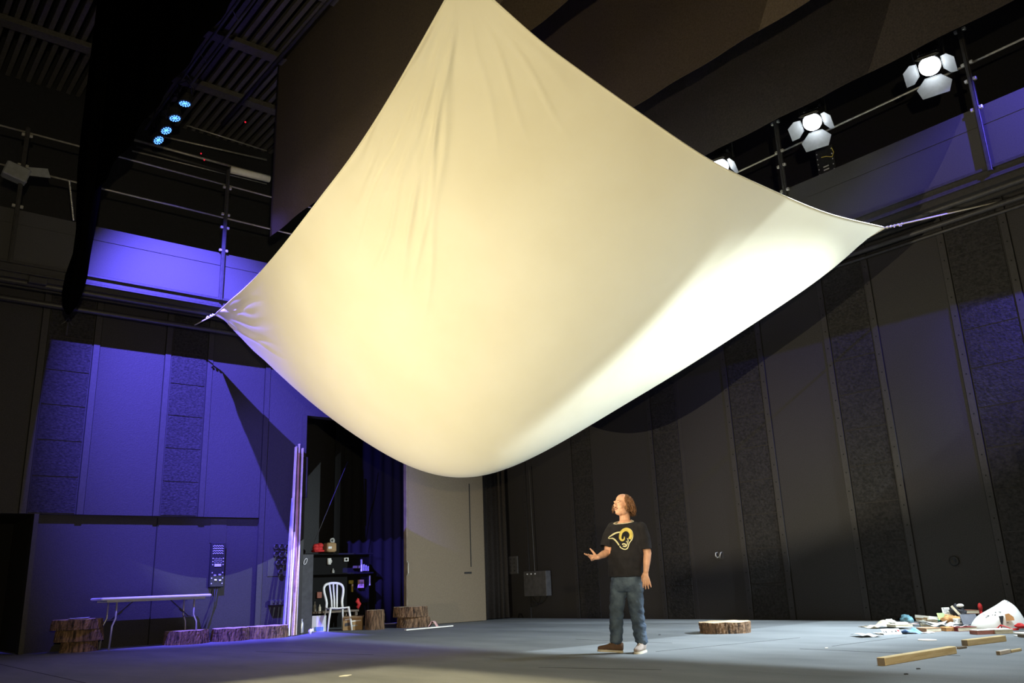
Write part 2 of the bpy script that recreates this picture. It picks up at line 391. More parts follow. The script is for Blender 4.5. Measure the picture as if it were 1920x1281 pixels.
RB = [5.26, 6.56, 7.45, 8.82, 9.68, 11.70, 14.2, 15.87, 2.95, 4.32]
wall_strips(mb, 'y', XR, [(-5, 21)], 0.0, 6.5, 0.61, [(4.39, 5.19), (6.63, 7.38), (8.89, 9.61), (10.95, 11.63), (13.5, 14.13), (2.1, 2.88)], RB)
mb.bb((XR-.004, 10.86, 0), (XR, 10.94, 6.4), 2)
struct(mb.build('wall_right', ['wall', 'rough', 'batten', 'gap']))
# upper walls behind the galleries
mb = MB(); mb.bb((-4, YL+1.6, 6.3), (XR+2, YL+1.8, 12)); struct(mb.build('wall_back_left', 'black'))
mb = MB(); mb.bb((XR+1.4, -5, 6.3), (XR+1.6, 21, 12)); struct(mb.build('wall_back_right', 'black'))
# room behind the tall opening
mb = MB(); mb.bb((7.2, 19.0, 0), (XR+.3, 19.2, 6.4)); mb.bb((7.2, YL+.25, 0), (7.35, 19, 6.4)); mb.bb((7.2, YL+.25, 6.4), (XR+.3, 19.2, 6.5))
struct(mb.build('wall_rear', 'black'))
mb = MB(); mb.bb((-1.6, YL+2.2, 0), (3.2, YL+2.3, 2.6)); mb.bb((2.93, YL+.3, 0), (3.03, YL+2.2, 2.4)); mb.bb((-1.6, YL+.25, 2.22), (3.2, YL+2.3, 2.3))
struct(mb.build('wall_side_room', 'gap'))
# ceiling: black lid and slatted grid below it
mb = MB(); mb.bb((-4, -5, 11.9), (XR+1.6, YL+1.8, 12.1)); struct(mb.build('ceiling', 'black'))
mb = MB()
x = -3.5
while x < XR:
    mb.bb((x, -4, 11.0), (x+0.085, YL+1.5, 11.09)); x += 0.185
struct(mb.build('trim_2', 'grid'))
mb = MB()
for y in (1.5, 4.5, 7.5, 9.5, 11.6, 13.8, 15.6):
    mb.bb((-3.5, y-.05, 10.86), (XR, y+.05, 10.99)); mb.bb((-3.5, y-.12, 10.84), (XR, y+.12, 10.862))
struct(mb.build('trim_3', 'grid'))
# jamb handle and door leaf frame at the opening
mb = MB(); mb.bb((7.62, YL-.03, 0), (7.72, YL+.28, 4.35)); struct(mb.build('trim_4', 'batten'))

# tan sliding panel and black corner drape
t = thing('sliding_door_panel', 'tall tan door panel standing between the dark opening and the black corner drape', 'door panel', (11.24, YL+.05, 0))
mb = MB(); mb.bb((10.17, YL-.02, 0.01), (12.29, YL+.06, 4.34)); mb.build('panel', 'tan', t, world=True)
mb = MB(); mb.bb((10.14, YL-.035, 0.01), (10.175, YL+.07, 4.34)); mb.build('edge_strip', 'oldwood', t, world=True)
mb = MB(); mb.bb((11.88, YL-.03, 1.2), (11.90, YL-.02, 3.1)); mb.bb((11.7, YL-.03, 1.05), (11.9, YL-.02, 1.09)); mb.build('scuffed_bracket', 'black', t, world=True)
mb = MB(); mb.tube([(10.16, YL-.04, 1.05), (10.16, YL-.08, 1.1), (10.16, YL-.08, 1.3), (10.16, YL-.04, 1.35)], .01); mb.build('latch', 'zinc', t, world=True)
def drapery(name, p0, p1, z0, z1, label, amp=.05, waves=16, m_='drape', nx=120, nz=6, group=None, parent=None):
    p0, p1 = Vector((p0[0], p0[1], 0)), Vector((p1[0], p1[1], 0)); d = (p1-p0); nrm = Vector((-d.y, d.x, 0)).normalized()
    g = MB(); c0 = Vector(((p0.x+p1.x)/2, (p0.y+p1.y)/2, z0))
    def fn(u, v):
        w = amp*math.sin(u*waves*2*PI+1.3*math.sin(u*9))*(0.6+0.4*(1-v))
        q = p0+d*u+nrm*w; return Vector((q.x, q.y, z0+(z1-z0)*v))-c0
    g.grid(nx, nz, fn, 0, 0.006)
    return one(g, name, m_, label, 'curtain', c0, group, smooth=True)
drapery('corner_drape', (12.3, YL+.35), (XR-.1, YL+.35), 0.02, 6.3, 'black floor length drape in the corner right of the tan panel', .05, 6, nx=60)

# galleries
def gallery(name, label, along, face, z0, z1, a0, a1, seam, depth):
    t = thing(name, label, 'gallery', ((face, (a0+a1)/2, z0) if along == 'y' else ((a0+a1)/2, face, z0)))
    def B(g, u0, u1, d0, d1, za, zb):
        if along == 'x': g.bb((u0, face+d0, za), (u1, face+d1, zb))
        else: g.bb((face+d0, u0, za), (face+d1, u1, zb))
    g = MB(); B(g, a0, a1, 0, .04, z0, seam-.006); B(g, a0, a1, 0, .04, seam+.006, z1); B(g, a0, a1, .01, .03, seam-.01, seam+.01); g.build('parapet', 'parapet', t, world=True)
    g = MB(); B(g, a0, a1, .0, depth, z0-.16, z0-.05); B(g, a0, a1, -.05, .0, z0-.06, z0-.02); g.build('deck', 'steel', t, world=True)
    g = MB(); B(g, a0, a1, -.02, .02, z0-.2, z0-.17); B(g, a0, a1, .1, .2, z0-.26, z0-.16); B(g, a0, a1, .45, .5, z0-.30, z0-.16)
    g.build('edge_beam', 'steel', t, world=True)
    return t
gallery('gallery', 'dark gallery with blue lit solid parapet along the left wall', 'x', YL-EG, 6.27, 7.18, -4, XR-EG-.02, 6.92, .86)
gallery('gallery', 'dark gallery with grey parapet along the right wall behind the bright lamps', 'y', XR-EG, 6.35, 7.31, -5, YL-EG-.06, 7.0, .86)
yf, xf = YL-EG, XR-EG
mb = MB(); mb.bb((-4, YL+.25, 6.1), (XR+1.4, YL+1.6, 6.22)); struct(mb.build('floor_gallery_left', 'black'))
mb = MB(); mb.bb((XR+.25, -5, 6.1), (XR+1.4, YL, 6.22)); struct(mb.build('floor_gallery_right', 'black'))
def rod(name, p, q, r, m_, label, cat, group=None):
    g = MB(); p, q = Vector(p), Vector(q); c = (p+q)/2; g.tube([p-c, q-c], r, 10)
    return one(g, name, m_, label, cat, c, group, smooth=True)
# pipes under the galleries
for (r, dy, z, nm) in ((.055, .22, 5.99, 'upper thick pipe'), (.05, .50, 5.76, 'lower thick pipe')):
    rod('pipe', (-4, yf+dy, z), (XR-.2, yf+dy, z), r, 'steel', nm+' running under the left gallery', 'pipe', 'pipes under the galleries')
for (r, dy, z, nm) in ((.05, .25, 6.08, 'upper thick pipe'), (.045, .50, 5.93, 'middle pipe'), (.03, .80, 5.92, 'lowest thin pipe')):
    rod('pipe', (xf+dy, -5, z), (xf+dy, YL-.2, z), r, 'steel', nm+' running under the right gallery', 'pipe', 'pipes under the galleries')
g = MB(); g.box((0, 0, 0), (.28, .12, .12), None, 0, .01); one(g, 'junction_box', 'steel', 'small grey box on the pipes under the left gallery beside the black leg drape', 'junction box', (pl(70, 528, 1, yf+.12).x, yf+.12, 6.02))
# rails
def rails(along, face, z, a0, a1, posts, label):
    cuts = [a0]+posts+[a1]
    for i in range(len(cuts)-1):
        u0, u1 = cuts[i]+.03, cuts[i+1]-.03
        P, Q = ((u0, face-.02, z), (u1, face-.02, z)) if along == 'x' else ((face-.02, u0, z), (face-.02, u1, z))
        rod('guard_rail', P, Q, .017, 'rail', label, 'rail', 'gallery guard rails')
LP = [1.9, 5.42]; RP = [4.04, 7.30]
rails('x', yf, 7.92, -4, XR-1, LP, 'lower guard rail of the left gallery')
rails('x', yf, 8.63, -4, XR-1, LP, 'upper guard rail of the left gallery')
rails('y', xf, 8.03, -5, YL-1, RP, 'lower guard rail of the right gallery')
rails('y', xf, 8.76, -5, YL-1, RP, 'upper guard rail of the right gallery')
def post(loc, along, h, label):
    t = thing('gallery_post', label, 'post', loc, 0 if along == 'x' else PI/2, 'gallery posts')
    g = MB(); g.box((0, -.045, h/2), (.07, .05, h), None, 0, .004); g.box((0, -.075, h/2), (.03, .03, h)); g.build('upright', 'steel', t)
    for z in (1.02, 1.5, 1.78, 2.36):
        if z > h: continue
        for s in (-1, 1):
            g = MB(); g.box((s*.06, -.05, z), (.05, .05, .05), None, 0, .006); g.build('clamp', 'zinc', t)
    return t
for i, x in enumerate(LP):
    if x == 5.42: post((x, yf, 6.2), 'x', 2.75, 'dark post of the left gallery catching blue light above the sheet corner')
    elif x == 1.9: post((x, yf, 6.2), 'x', 2.5, 'dark post of the left gallery left of the black leg drape')
nm = {7.30: 'dark post of the right gallery left of the middle bright lamp', 4.04: 'dark post of the right gallery right of the largest bright lamp'}
for y in (7.30, 4.04): post((xf, y, 6.25), 'yy', 2.9, nm[y]).rotation_euler = (0, 0, -PI/2)
# control panel on the right gallery, behind the rails
t = thing('gallery_control_panel', 'black panel with yellow wire hanging behind the rails under the middle lamp', 'control panel', (xf+.5, 6.75, 7.35), -PI/2)
g = MB(); g.box((0, 0, .3), (.34, .05, .75), None, 0, .01); g.build('plate', 'black', t)
g = MB()
for s in (-1, 1):
    for k in range(7):
        g = MB(); g.box((s*.14, -.028, 0+k*.1), (.015, .01, .02)); g.build('terminal', 'led', t)
for z in (.25, .31):
    g = MB(); g.box((0, -.03, z), (.1, .01, .02)); g.build('label_strip', 'led', t)
g = MB(); g.tube([(-.05, -.05, .5), (.05, -.07, .47), (.15, -.06, .42), (.19, -.05, .5), (.16, -.05, .6)], .007, 6); g.build('wire', 'yellow', t)

# clutter on the left gallery: pipes and a pale duct
for i, (a, b, r, m_, lab) in enumerate((
    ((250, 262), (500, 330), .03, 'rail', 'thin pale pipe above the duct on the left gallery'),
    ((300, 255), (500, 300), .022, 'rail', 'bright thin pipe crossing behind the blue lamps'),
    ((255, 275), (430, 325), .04, 'steel', 'dark thick pipe left of the pale duct'),
    ((350, 235), (500, 283), .018, 'rail', 'topmost thin pipe right of the blue lamps'),
    ((248, 283), (500, 345), .018, 'rail', 'lowest thin pipe behind the post of the left gallery'))):
    rod('pipe', pl(*a, 1, YL+1.2+.05*i), pl(*b, 1, YL+1.2+.05*i), r, m_, lab, 'pipe', 'pipes on the left gallery')
rod('air_duct', pl(432, 318, 1, YL+.9), pl(505, 336, 1, YL+.9), .085, 'offwhite', 'short pale round duct beside the post of the left gallery', 'duct')
t = thing('gallery_floodlight', 'grey boxy lamp hung at the far left of the left gallery', 'lamp', pl(30, 325, 1, yf-.1))
g = MB(); g.box((0, 0, 0), (.38, .22, .26), Matrix.Rotation(.25, 3, 'Y'), 0, .02); g.build('housing', 'flap', t)
g = MB(); g.prism([(0, 0), (.42, .06), (.36, .22), (.05, .16)], 0, .01, 0, Matrix.Rotation(PI/2, 3, 'X'), (.1, 0, 0)); g.build('flap', 'flap', t)
# hanging chain
g = MB(); pts = [pl(130+8*k/6, 340+75*k/6, 1, yf-.12) for k in range(7)]; c = pts[0]
for k in range(24):
    p = c.lerp(pts[-1], k/24); g.ball(p-c, (.018, .018, .022), None, 6, 4)
one(g, 'hanging_chain', 'zinc', 'short bright chain hanging over the left parapet by the black drape', 'chain', c, smooth=True)

# ------------------------------------------------------------------ borders and leg drape
def border(x, z, y0, y1, label, m_='browndrape'):
    return drapery('border_drape', (x, y0), (x, y1), z, 11.85, label, .012, 14, m_, 160, 4, 'black border drapes')
border(5.9, 7.24, -4, 14.1, 'nearest wide dark brown border drape hanging left of and behind the sheet top')
border(8.2, 7.24, -4, 13.0, 'second dark brown border drape, hem crossing right of the sheet')
border(10.2, 7.24, -4, 12.5, 'third dark border drape, hem just above the right gallery rail', 'drape')
g = MB()
hem = lambda y: 7.1
g2 = drapery('border_drape', (2.75, -4), (2.75, 13.6), 7.1, 11.85, 'black border drape at the upper left with a narrow leg at its end', .03, 14, 'velvet', 120, 4, 'black border drapes')
c = Vector((2.75, 14.0, 5.0)); g = MB(); pts = []; rs = []
for (px, py, r_) in ((128, 588, .06), (131, 572, .20), (136, 545, .30), (142, 520, .31), (152, 480, .25), (160, 430, .27), (165, 380, .33), (170, 320, .38), (178, 250, .40)):
    pts.append(pl(px, py, 1, 14.0)-c); rs.append(r_)
pts.append(pts[-1]+Vector((0.02, 0, 9.5-pts[-1].z-c.z+2.3))); rs.append(.4)
k0 = len(g.v); g.tube(pts, rs, 28, 0, .45)
for i in range(k0, len(g.v)):
    v = Vector(g.v[i]); k = (i-k0)//28; a = (i-k0) % 28; o_ = pts[min(k, len(pts)-1)]; g.v[i] = tuple(o_+(v-o_)*(1+.10*math.cos(a*2*PI/28*7+k*.4)))
one(g, 'leg_drape', 'velvet', 'narrow black gathered leg drape hanging in front of the left gallery', 'curtain', c, smooth=True)

# ------------------------------------------------------------------ the big sheet
A3 = pl(403, 590, 1, yf-.02); B3 = pl(1660, 427, 0, 12.0); C3 = Vector(O+9.5*ray(865, -54)); D3 = Vector((12.2, 14.95, 5.95))
def vplane(px, py, P, Q):
    d = ray(px, py); n = np.array([-(Q.y-P.y), Q.x-P.x, 0.0]); t = (n@(np.array(P)-O))/(n@d); return Vector(O+t*d)
def resample(pts, n):
    L_ = [0]
    for i in range(1, len(pts)): L_.append(L_[-1]+(pts[i]-pts[i-1]).length)
    out = []
    for k in range(n+1):
        s = L_[-1]*k/n; i = 1
        while i < len(L_)-1 and L_[i] < s: i += 1
        f = (s-L_[i-1])/max(1e-9, L_[i]-L_[i-1]); out.append(pts[i-1].lerp(pts[i], min(1, f)))
    return out
def smooth_px(pts, n=60):
    P = np.array(pts, float); t = np.r_[0, np.cumsum(np.hypot(*np.diff(P, axis=0).T))]; q = []
    for k in range(n+1):
        s = t[-1]*k/n; i = min(max(np.searchsorted(t, s), 1), len(t)-1)
        p0 = P[max(i-2, 0)]; p1 = P[i-1]; p2 = P[i]; p3 = P[min(i+1, len(P)-1)]; f = (s-t[i-1])/(t[i]-t[i-1])
        q.append(.5*((2*p1)+(p2-p0)*f+(2*p0-5*p1+4*p2-p3)*f*f+(3*p1-p0-3*p2+p3)*f**3))
    return q
CA = smooth_px([(865, -54), (835, 0), (779, 100), (722, 198), (662, 290), (600, 372), (530, 462), (470, 530), (403, 590)])
CB = smooth_px([(865, -54), (925, 0), (1010, 75), (1090, 135), (1200, 213), (1330, 300), (1440, 354), (1550, 400), (1660, 427)])
AB = smooth_px([(403, 590), (480, 662), (568, 742), (640, 797), (708, 840), (760, 868), (815, 886), (870, 892), (930, 880), (990, 853), (1060, 816), (1150, 762), (1280, 688), (1420, 600), (1540, 522), (1610, 470), (1660, 427)])
NG = 44
eCA = resample([vplane(*p, C3, A3) for p in CA], NG); eCB = resample([vplane(*p, C3, B3) for p in CB], NG)
dAB = resample([vplane(*p, A3, B3) for p in AB], NG)
def sagline(P, Q, sag, inward):
    return [P.lerp(Q, k/NG)+Vector((inward[0], inward[1], -sag))*(4*(k/NG)*(1-k/NG)) for k in range(NG+1)]
eAD = sagline(A3, D3, 1.15, (-.1, -1.0)); eBD = sagline(B3, D3, 1.0, (-.9, 0.1))
n1 = NG+1; idx = lambda i, j: i*n1+j        # i along C->A, j along C->B
rows = []; rhs = []; NV = n1*n1
Amat = np.zeros((NV, NV)); bvec = np.zeros((NV, 3))
def addrow(cols, vals, w, target=(0, 0, 0)):
    cols = np.array(cols); vals = np.array(vals, float)
    Amat[np.ix_(cols, cols)] += w*np.outer(vals, vals); bvec[cols] += w*vals[:, None]*np.array(target)[None, :]
for i in range(n1):
    for j in range(n1):
        if 0 < i < NG: addrow([idx(i-1, j), idx(i, j), idx(i+1, j)], [1, -2, 1], 1)
        if 0 < j < NG: addrow([idx(i, j-1), idx(i, j), idx(i, j+1)], [1, -2, 1], 1)
        if i < NG and j < NG: addrow([idx(i, j), idx(i+1, j), idx(i, j+1), idx(i+1, j+1)], [1, -1, -1, 1], 2)
for k in range(n1):
    addrow([idx(k, 0)], [1], 4000, eCA[k]); addrow([idx(0, k)], [1], 4000, eCB[k])
    addrow([idx(NG, k)], [1], 400, eAD[k]); addrow([idx(k, NG)], [1], 400, eBD[k])
    if 0 < k < NG: addrow([idx(NG-k, k)], [1], 3, dAB[k])
Xs = np.linalg.solve(Amat, bvec).reshape(n1, n1, 3)
NF = 320
def up1(Z, n):
    m_ = Z.shape[0]-1; out = []
    for k in range(n+1):
        s = m_*k/n; i = min(int(s), m_-1); f = s-i
        p0 = Z[max(i-1, 0)]; p1 = Z[i]; p2 = Z[i+1]; p3 = Z[min(i+2, m_)]
        out.append(.5*((2*p1)+(p2-p0)*f+(2*p0-5*p1+4*p2-p3)*f*f+(3*p1-p0-3*p2+p3)*f**3))
    return np.array(out)
Xf = up1(Xs, NF); Xf = np.transpose(up1(np.transpose(Xf, (1, 0, 2)), NF), (1, 0, 2))
du = np.gradient(Xf, axis=0); dv = np.gradient(Xf, axis=1); nn = np.cross(du, dv); nn /= np.maximum(np.linalg.norm(nn, axis=2, keepdims=True), 1e-9)
uu, vv = np.meshgrid(np.linspace(0, 1, NF+1), np.linspace(0, 1, NF+1), indexing='ij')
rng = np.random.RandomState(3); disp = np.zeros_like(uu)
def folds(cu, cv, a0, a1, n, amp, rmin, rmax, wid):
    """thin pull folds fanning out of a corner of the cloth"""
    global disp
    for k in range(n):
        a = a0+(a1-a0)*rng.rand(); r0 = rmin*rng.rand(); r1 = r0+(rmax-r0)*(.3+.7*rng.rand())
        dx, dy = uu-cu, vv-cv; r = np.hypot(dx, dy); th = np.arctan2(dy, dx); w = wid*(.6+.8*rng.rand())
        off = (th-a)*r+.004*np.sin(r*30+k)
        env = np.clip((r-r0)/.05, 0, 1)*np.clip((r1-r)/.12, 0, 1)*np.clip(r/(.30 if n > 30 else .12), .12, 1)
        disp += amp*(.4+rng.rand())*np.exp(-(off/w)**2)*env
folds(0, 0, 0.02, 0.5, 44, .022, .05, .50, .004)
folds(0, 0, 0.4, 1.5, 9, .014, .0, .3, .004)
folds(1, 0, PI-.5, PI-.03, 18, .024, .02, .30, .004)
folds(1, 0, PI/2+.1, PI-.4, 14, .02, .02, .25, .004)
folds(0, 1, -1.5, -.1, 8, .006, .0, .15, .004)
Xf = Xf+nn*disp[..., None]
g = MB(); c = Vector((float(Xf[..., 0].mean()), float(Xf[..., 1].mean()), float(Xf[..., 2].min())))
N1 = NF+1
sheet = thing('hanging_sheet', 'huge cream canvas sheet stretched by its corners above the stage', 'sheet', c)
g.v = [tuple(p) for p in (Xf.reshape(-1, 3))]
g.f = [(i*N1+j, (i+1)*N1+j, (i+1)*N1+j+1, i*N1+j+1) for i in range(NF) for j in range(NF)]; g.m = [0]*len(g.f)
g.build('canvas', 'canvas', sheet, smooth=True, world=True)
# rolled hem round the edge
g = MB(); ring = [Vector(Xf[i, 0]) for i in range(0, N1, 5)]+[Vector(Xf[NF, j]) for j in range(5, N1, 5)]+[Vector(Xf[i, NF]) for i in range(NF-5, -1, -5)]+[Vector(Xf[0, j]) for j in range(NF-5, 0, -5)]
g.tube(ring+[ring[0]], .012, 6); g.build('hem', 'canvas', sheet, smooth=True, world=True)
def knot(P, d, n=4):
    g = MB(); d = d.normalized()
    for k in range(n):
        q = P+d*(.03+.055*k); g.ball(q, (.022, .022, .018), None, 8, 6)
        g.ball(q+Vector((random.uniform(-.02, .02), random.uniform(-.02, .02), random.uniform(-.03, .02))), .012, None, 6, 5)
    g.build('corner_knot', 'rope', sheet, smooth=True, world=True)
Rend = pl(1898, 373, 0, xf+.80)
knot(B3, Rend-B3, 5); knot(A3, Vector((A3.x-.5, yf+.42, 5.72))-A3, 3); knot(D3, Vector((.3, .3, .3)), 3)
rod('tie_rope', B3, Rend, .012, 'rope', 'taut pale rope from the right sheet corner to the pipe on the right wall', 'rope', 'sheet tie ropes')
rod('tie_rope', A3, (A3.x-.22, yf+.42, 5.78), .012, 'rope', 'short cord tying the left sheet corner to the pipe', 'rope', 'sheet tie ropes')
rod('tie_rope', C3, (C3.x-.4, C3.y-.5, 10.86), .012, 'rope', 'cord holding the top sheet corner up to the ceiling grid', 'rope', 'sheet tie ropes')
rod('tie_rope', D3, (12.8, 15.3, 6.05), .012, 'rope', 'cord tying the rear sheet corner to the gallery corner', 'rope', 'sheet tie ropes')

# ------------------------------------------------------------------ stage lamps
def frame_to(d):
    """matrix whose -Z looks along d"""
    return Vector(d).to_track_quat('-Z', 'Y').to_matrix()
def barn_lamp(p, light, label, cut_x=6.8, hang=True, yel=False):
    """lamp with lens, barrel, yoke and four flaps; the top flap is closed down to the cut of the beam"""
    P = Vector(p); t = thing('stage_lamp', label, 'stage lamp', P, 0, 'white gallery lamps'); t.scale = (1.3, 1.3, 1.3)
    d = Vector((-.60, -.16, -.78)).normalized(); side = Vector((-d.y, d.x, 0)).normalized(); up = side.cross(d).normalized()   # up leans towards the room
    if up.z < 0: up = -up
    R = Matrix((side, up, -d)).transposed()
    g = MB(); g.lathe([(.115, .02), (.125, .02), (.125, .34), (.1, .40), (.03, .42)], (0, 0, 0), 28, 0, R); g.box(R@Vector((0, 0, .34)), (.24, .24, .2), R, 0, .02)
    for k in range(9): g.box(R@Vector((-.1+.025*k, .13, .16)), (.012, .01, .12), R)
    g.build('housing', 'black', t, smooth=False)
    g = MB(); g.lathe([(.115, .016), (.112, -.004), (.07, -.012), (.0, -.015)], (0, 0, 0), 28, 0, R); g.build('lens', 'lens', t, smooth=True)
    # flaps: trapezoids hinged on the frame
    def flap(ax, sgn, ang, l, w0, w1, clip=True, nm='beam_flap'):
        h = Vector((0, 0, 0)); 
        if ax == 'x': b = Vector((sgn*.135, 0, 0.0)); u = Vector((0, 1, 0)); o_ = Vector((sgn*math.sin(ang), 0, -math.cos(ang)))
        else: b = Vector((0, sgn*.135, 0.0)); u = Vector((1, 0, 0)); o_ = Vector((0, sgn*math.sin(ang), -math.cos(ang)))
        pts = [b-u*w0, b+u*w0, b+o_*l*.45+u*w1, b+o_*l+u*(w1*.75), b+o_*l-u*(w1*.75), b+o_*l*.45-u*w1]
        nrm = u.cross(o_).normalized()*.002
        g = MB(); vs = [R@(q-nrm) for q in pts]+[R@(q+nrm) for q in pts]; n = 6
        g.add(vs, [tuple(range(5, -1, -1)), tuple(range(6, 12))]+[(i, (i+1) % n, n+(i+1) % n, n+i) for i in range(n)])
        g.tube([R@(b-u*w0), R@(b+u*w0)], .006, 6)
        g.build(nm, 'flap', t)
    flap('x', 1, math.radians(38), .22, .08, .12); flap('x', -1, math.radians(38), .22, .08, .12)
    flap('y', -1, math.radians(30), .27, .09, .19)
    flap('y', 1, math.radians(5), .08, .10, .13)
    g = MB(); g.tube([R@Vector((-.16, 0, .2)), R@Vector((-.17, .02, .2))+Vector((0, 0, .22)), Vector((0, 0, .36))+R@Vector((0, 0, .2)), R@Vector((.17, .02, .2))+Vector((0, 0, .22)), R@Vector((.16, 0, .2))], .012, 6)
    q = R@Vector((0, 0, .2))+Vector((0, 0, .36)); g.tube([q, q+Vector((0, 0, .12))], .02, 6); g.build('yoke', 'black', t)
    g = MB(); g.tube([q+Vector((0, .05, -.1)), q+Vector((0, .06, .32))], .008, 6); g.build('safety_cable', 'zinc', t)
    light.location = P+d*.03; parent_light(light, t)
    return t
gl = LIGHTS['gallery_lamp_light']
for k, lab in enumerate(('bright white lamp hung on the right gallery half hidden by the sheet edge', 'middle bright white lamp with barn doors on the right gallery', 'largest bright white lamp with barn doors at the upper right')):
    barn_lamp(LAMPS[k], gl[k], lab)
rod('lamp_pipe', (12.25, -5, 8.76), (12.25, 15, 8.76), .024, 'steel', 'dark pipe carrying the white lamps along the right gallery', 'pipe')

def par(p, tilt, light, label):
    P = Vector(p); t = thing('par_lamp', label, 'stage lamp', P, 0, 'blue lamps on the left truss')
    R = frame_to(tilt)
    g = MB(); g.lathe([(.105, -.0), (.115, .0), (.115, .16), (.09, .2), (.07, .30), (.02, .31)], (0, 0, 0), 24, 0, R); g.build('housing', 'black', t)
    g = MB(); g.lathe([(.0, -.001), (.1, .002), (.1, .012)], (0, 0, 0), 24, 0, R)
    for r_, n in ((.0, 1), (.045, 6), (.08, 12)):
        for k in range(n): g.lathe([(.015, -.008), (.012, -.014)], R@Vector((r_*math.cos(2*PI*k/n), r_*math.sin(2*PI*k/n), 0)), 8, 0, R)
    g.build('lens', 'bluelens', t)
    g = MB(); g.tube([R@Vector((.12, 0, .1)), R@Vector((.13, 0, .1))+Vector((0, 0, .25)), Vector((0, 0, .46)), R@Vector((-.13, 0, .1))+Vector((0, 0, .25)), R@Vector((-.12, 0, .1))], .01, 6); g.build('yoke', 'black', t)
    light.location = P+Vector(tilt).normalized()*.05; parent_light(light, t)
    return t
for k, (p, tl, lab) in enumerate(zip(PARS, ((.42, -.55, -1), (.30, -.35, -1), (.10, -.15, -1), (.0, .0, -1)),
        ('lowest of the four blue lamps on the left truss, tilted most to the stage', 'second lowest blue lamp on the left truss', 'third blue lamp up on the left truss', 'topmost blue lamp on the left truss, pointing straight down'))):
    par(p, tl, LIGHTS['blue_par_light'][k], lab)
t = thing('lighting_truss', 'dark pipe truss carrying the four blue lamps', 'truss', (4.0, 12, 9.55))
for dx, z in ((-.1, 9.55), (.12, 9.62)):
    g = MB(); g.tube([(4+dx, 4, z), (4+dx, 15.6, z)], .025); g.build('chord', 'steel', t, world=True)
g = MB(); g.tube([(4, 15.4, 9.55), (4, 15.4, 10.86)], .02); g.build('hanger', 'steel', t, world=True)
g = MB(); g.tube([(4, 9, 9.55), (4, 9, 10.86)], .02); g.build('hanger', 'steel', t, world=True)
for k in range(16):
    g = MB(); g.tube([(3.9, 4.2+.7*k, 9.55), (4.12, 4.5+.7*k, 9.62)], .01, 6); g.build('lattice_bar', 'steel', t, world=True)
rod('lamp_pipe', (5.45, 3, 10.3), (5.45, 15.8, 10.3), .04, 'steel', 'dark lighting pipe left of the brown border drape', 'pipe')
for k, (px, py) in enumerate(((460, 229), (383, 300), (377, 288))):
    p = pl(px, py, 0, 5.45); g = MB(); g.ball((0, 0, 0), (.018, .018, .018), None, 8, 6); one(g, 'indicator_light', 'redled', ('tiny red indicator nearest the border drape', 'lower tiny red indicator left of the gallery post', 'upper tiny red indicator left of the gallery post')[k], 'indicator', p)

# off-stage fixtures; the fill lamps among them are unseen and added for brightness
def flood(P, target, light, label, mats=('black',)):
    P = Vector(P); t = thing('stage_lamp', label, 'stage lamp', P, 0, 'off stage lamps'); R = frame_to(Vector(target)-P)
    g = MB(); n = 24; prof = [(.11, -.02), (.12, -.02), (.12, .25), (.05, .3)]
    g.lathe(prof, (0, 0, 0.06), n, 0, R) if False else None
    for j in range(n):
        a = 2*PI*j/n; b = 2*PI*(j+1)/n
        g.add([R@Vector((.12*math.cos(a), .12*math.sin(a), .04)), R@Vector((.12*math.cos(b), .12*math.sin(b), .04)), R@Vector((.12*math.cos(b), .12*math.sin(b), .3)), R@Vector((.12*math.cos(a), .12*math.sin(a), .3))], [(0, 1, 2, 3)])
    g.lathe([(.12, .3), (.06, .33)], (0, 0, 0), n, 0, R); g.build('housing', 'black', t)
    parent_light(light, t); return t
FL = None
tw = flood(WARM_AT, (8.0, 11.0, 4.3), LIGHTS['warm_flood_light'][0], 'warm floodlight on the floor out of frame at the left')
tf = flood(FRONT_AT, (7.5, 8.0, 4.2), LIGHTS['front_fill_light'][0], 'added warm fill lamp out of frame behind the viewer')
flood(BLUE2_AT, (13.4, 1.6, 4.6), LIGHTS['blue_side_light'][0], 'blue lamp hung out of frame over the right of the stage')
def cut_lamp(P, tgt, light, label, cx=6.8):
    t = flood(P, tgt, light, label); P = Vector(P); u = Vector((cx-P.x, 0, -P.z)).normalized(); w = Vector((u.z, 0, -u.x))
    if w.x > 0: w = -w
    E_ = P+u*.45; g = MB(); Y = Vector((0, 1, 0)); k = .004*u
    g.add([E_-Y*.8, E_+Y*.8, E_+Y*.8+w*.6, E_-Y*.8+w*.6, E_-Y*.8+k, E_+Y*.8+k, E_+Y*.8+w*.6+k, E_-Y*.8+w*.6+k], [(3, 2, 1, 0), (4, 5, 6, 7), (0, 1, 5, 4), (1, 2, 6, 5), (2, 3, 7, 6), (3, 0, 4, 7)])
    g.build('beam_flap', 'black', t, world=True)
    u = Vector((13.25-P.x, 0, -P.z)).normalized(); w = Vector((-u.z, 0, u.x)); E_ = P+u*.45; k = .004*u  # second plate, added to keep the beam off the right wall
    g = MB(); g.add([E_-Y*.8, E_+Y*.8, E_+Y*.8+w*.5, E_-Y*.8+w*.5, E_-Y*.8+k, E_+Y*.8+k, E_+Y*.8+w*.5+k, E_-Y*.8+w*.5+k], [(3, 2, 1, 0), (4, 5, 6, 7), (0, 1, 5, 4), (1, 2, 6, 5), (2, 3, 7, 6), (3, 0, 4, 7)])
    g.build('beam_flap', 'black', t, world=True); return t
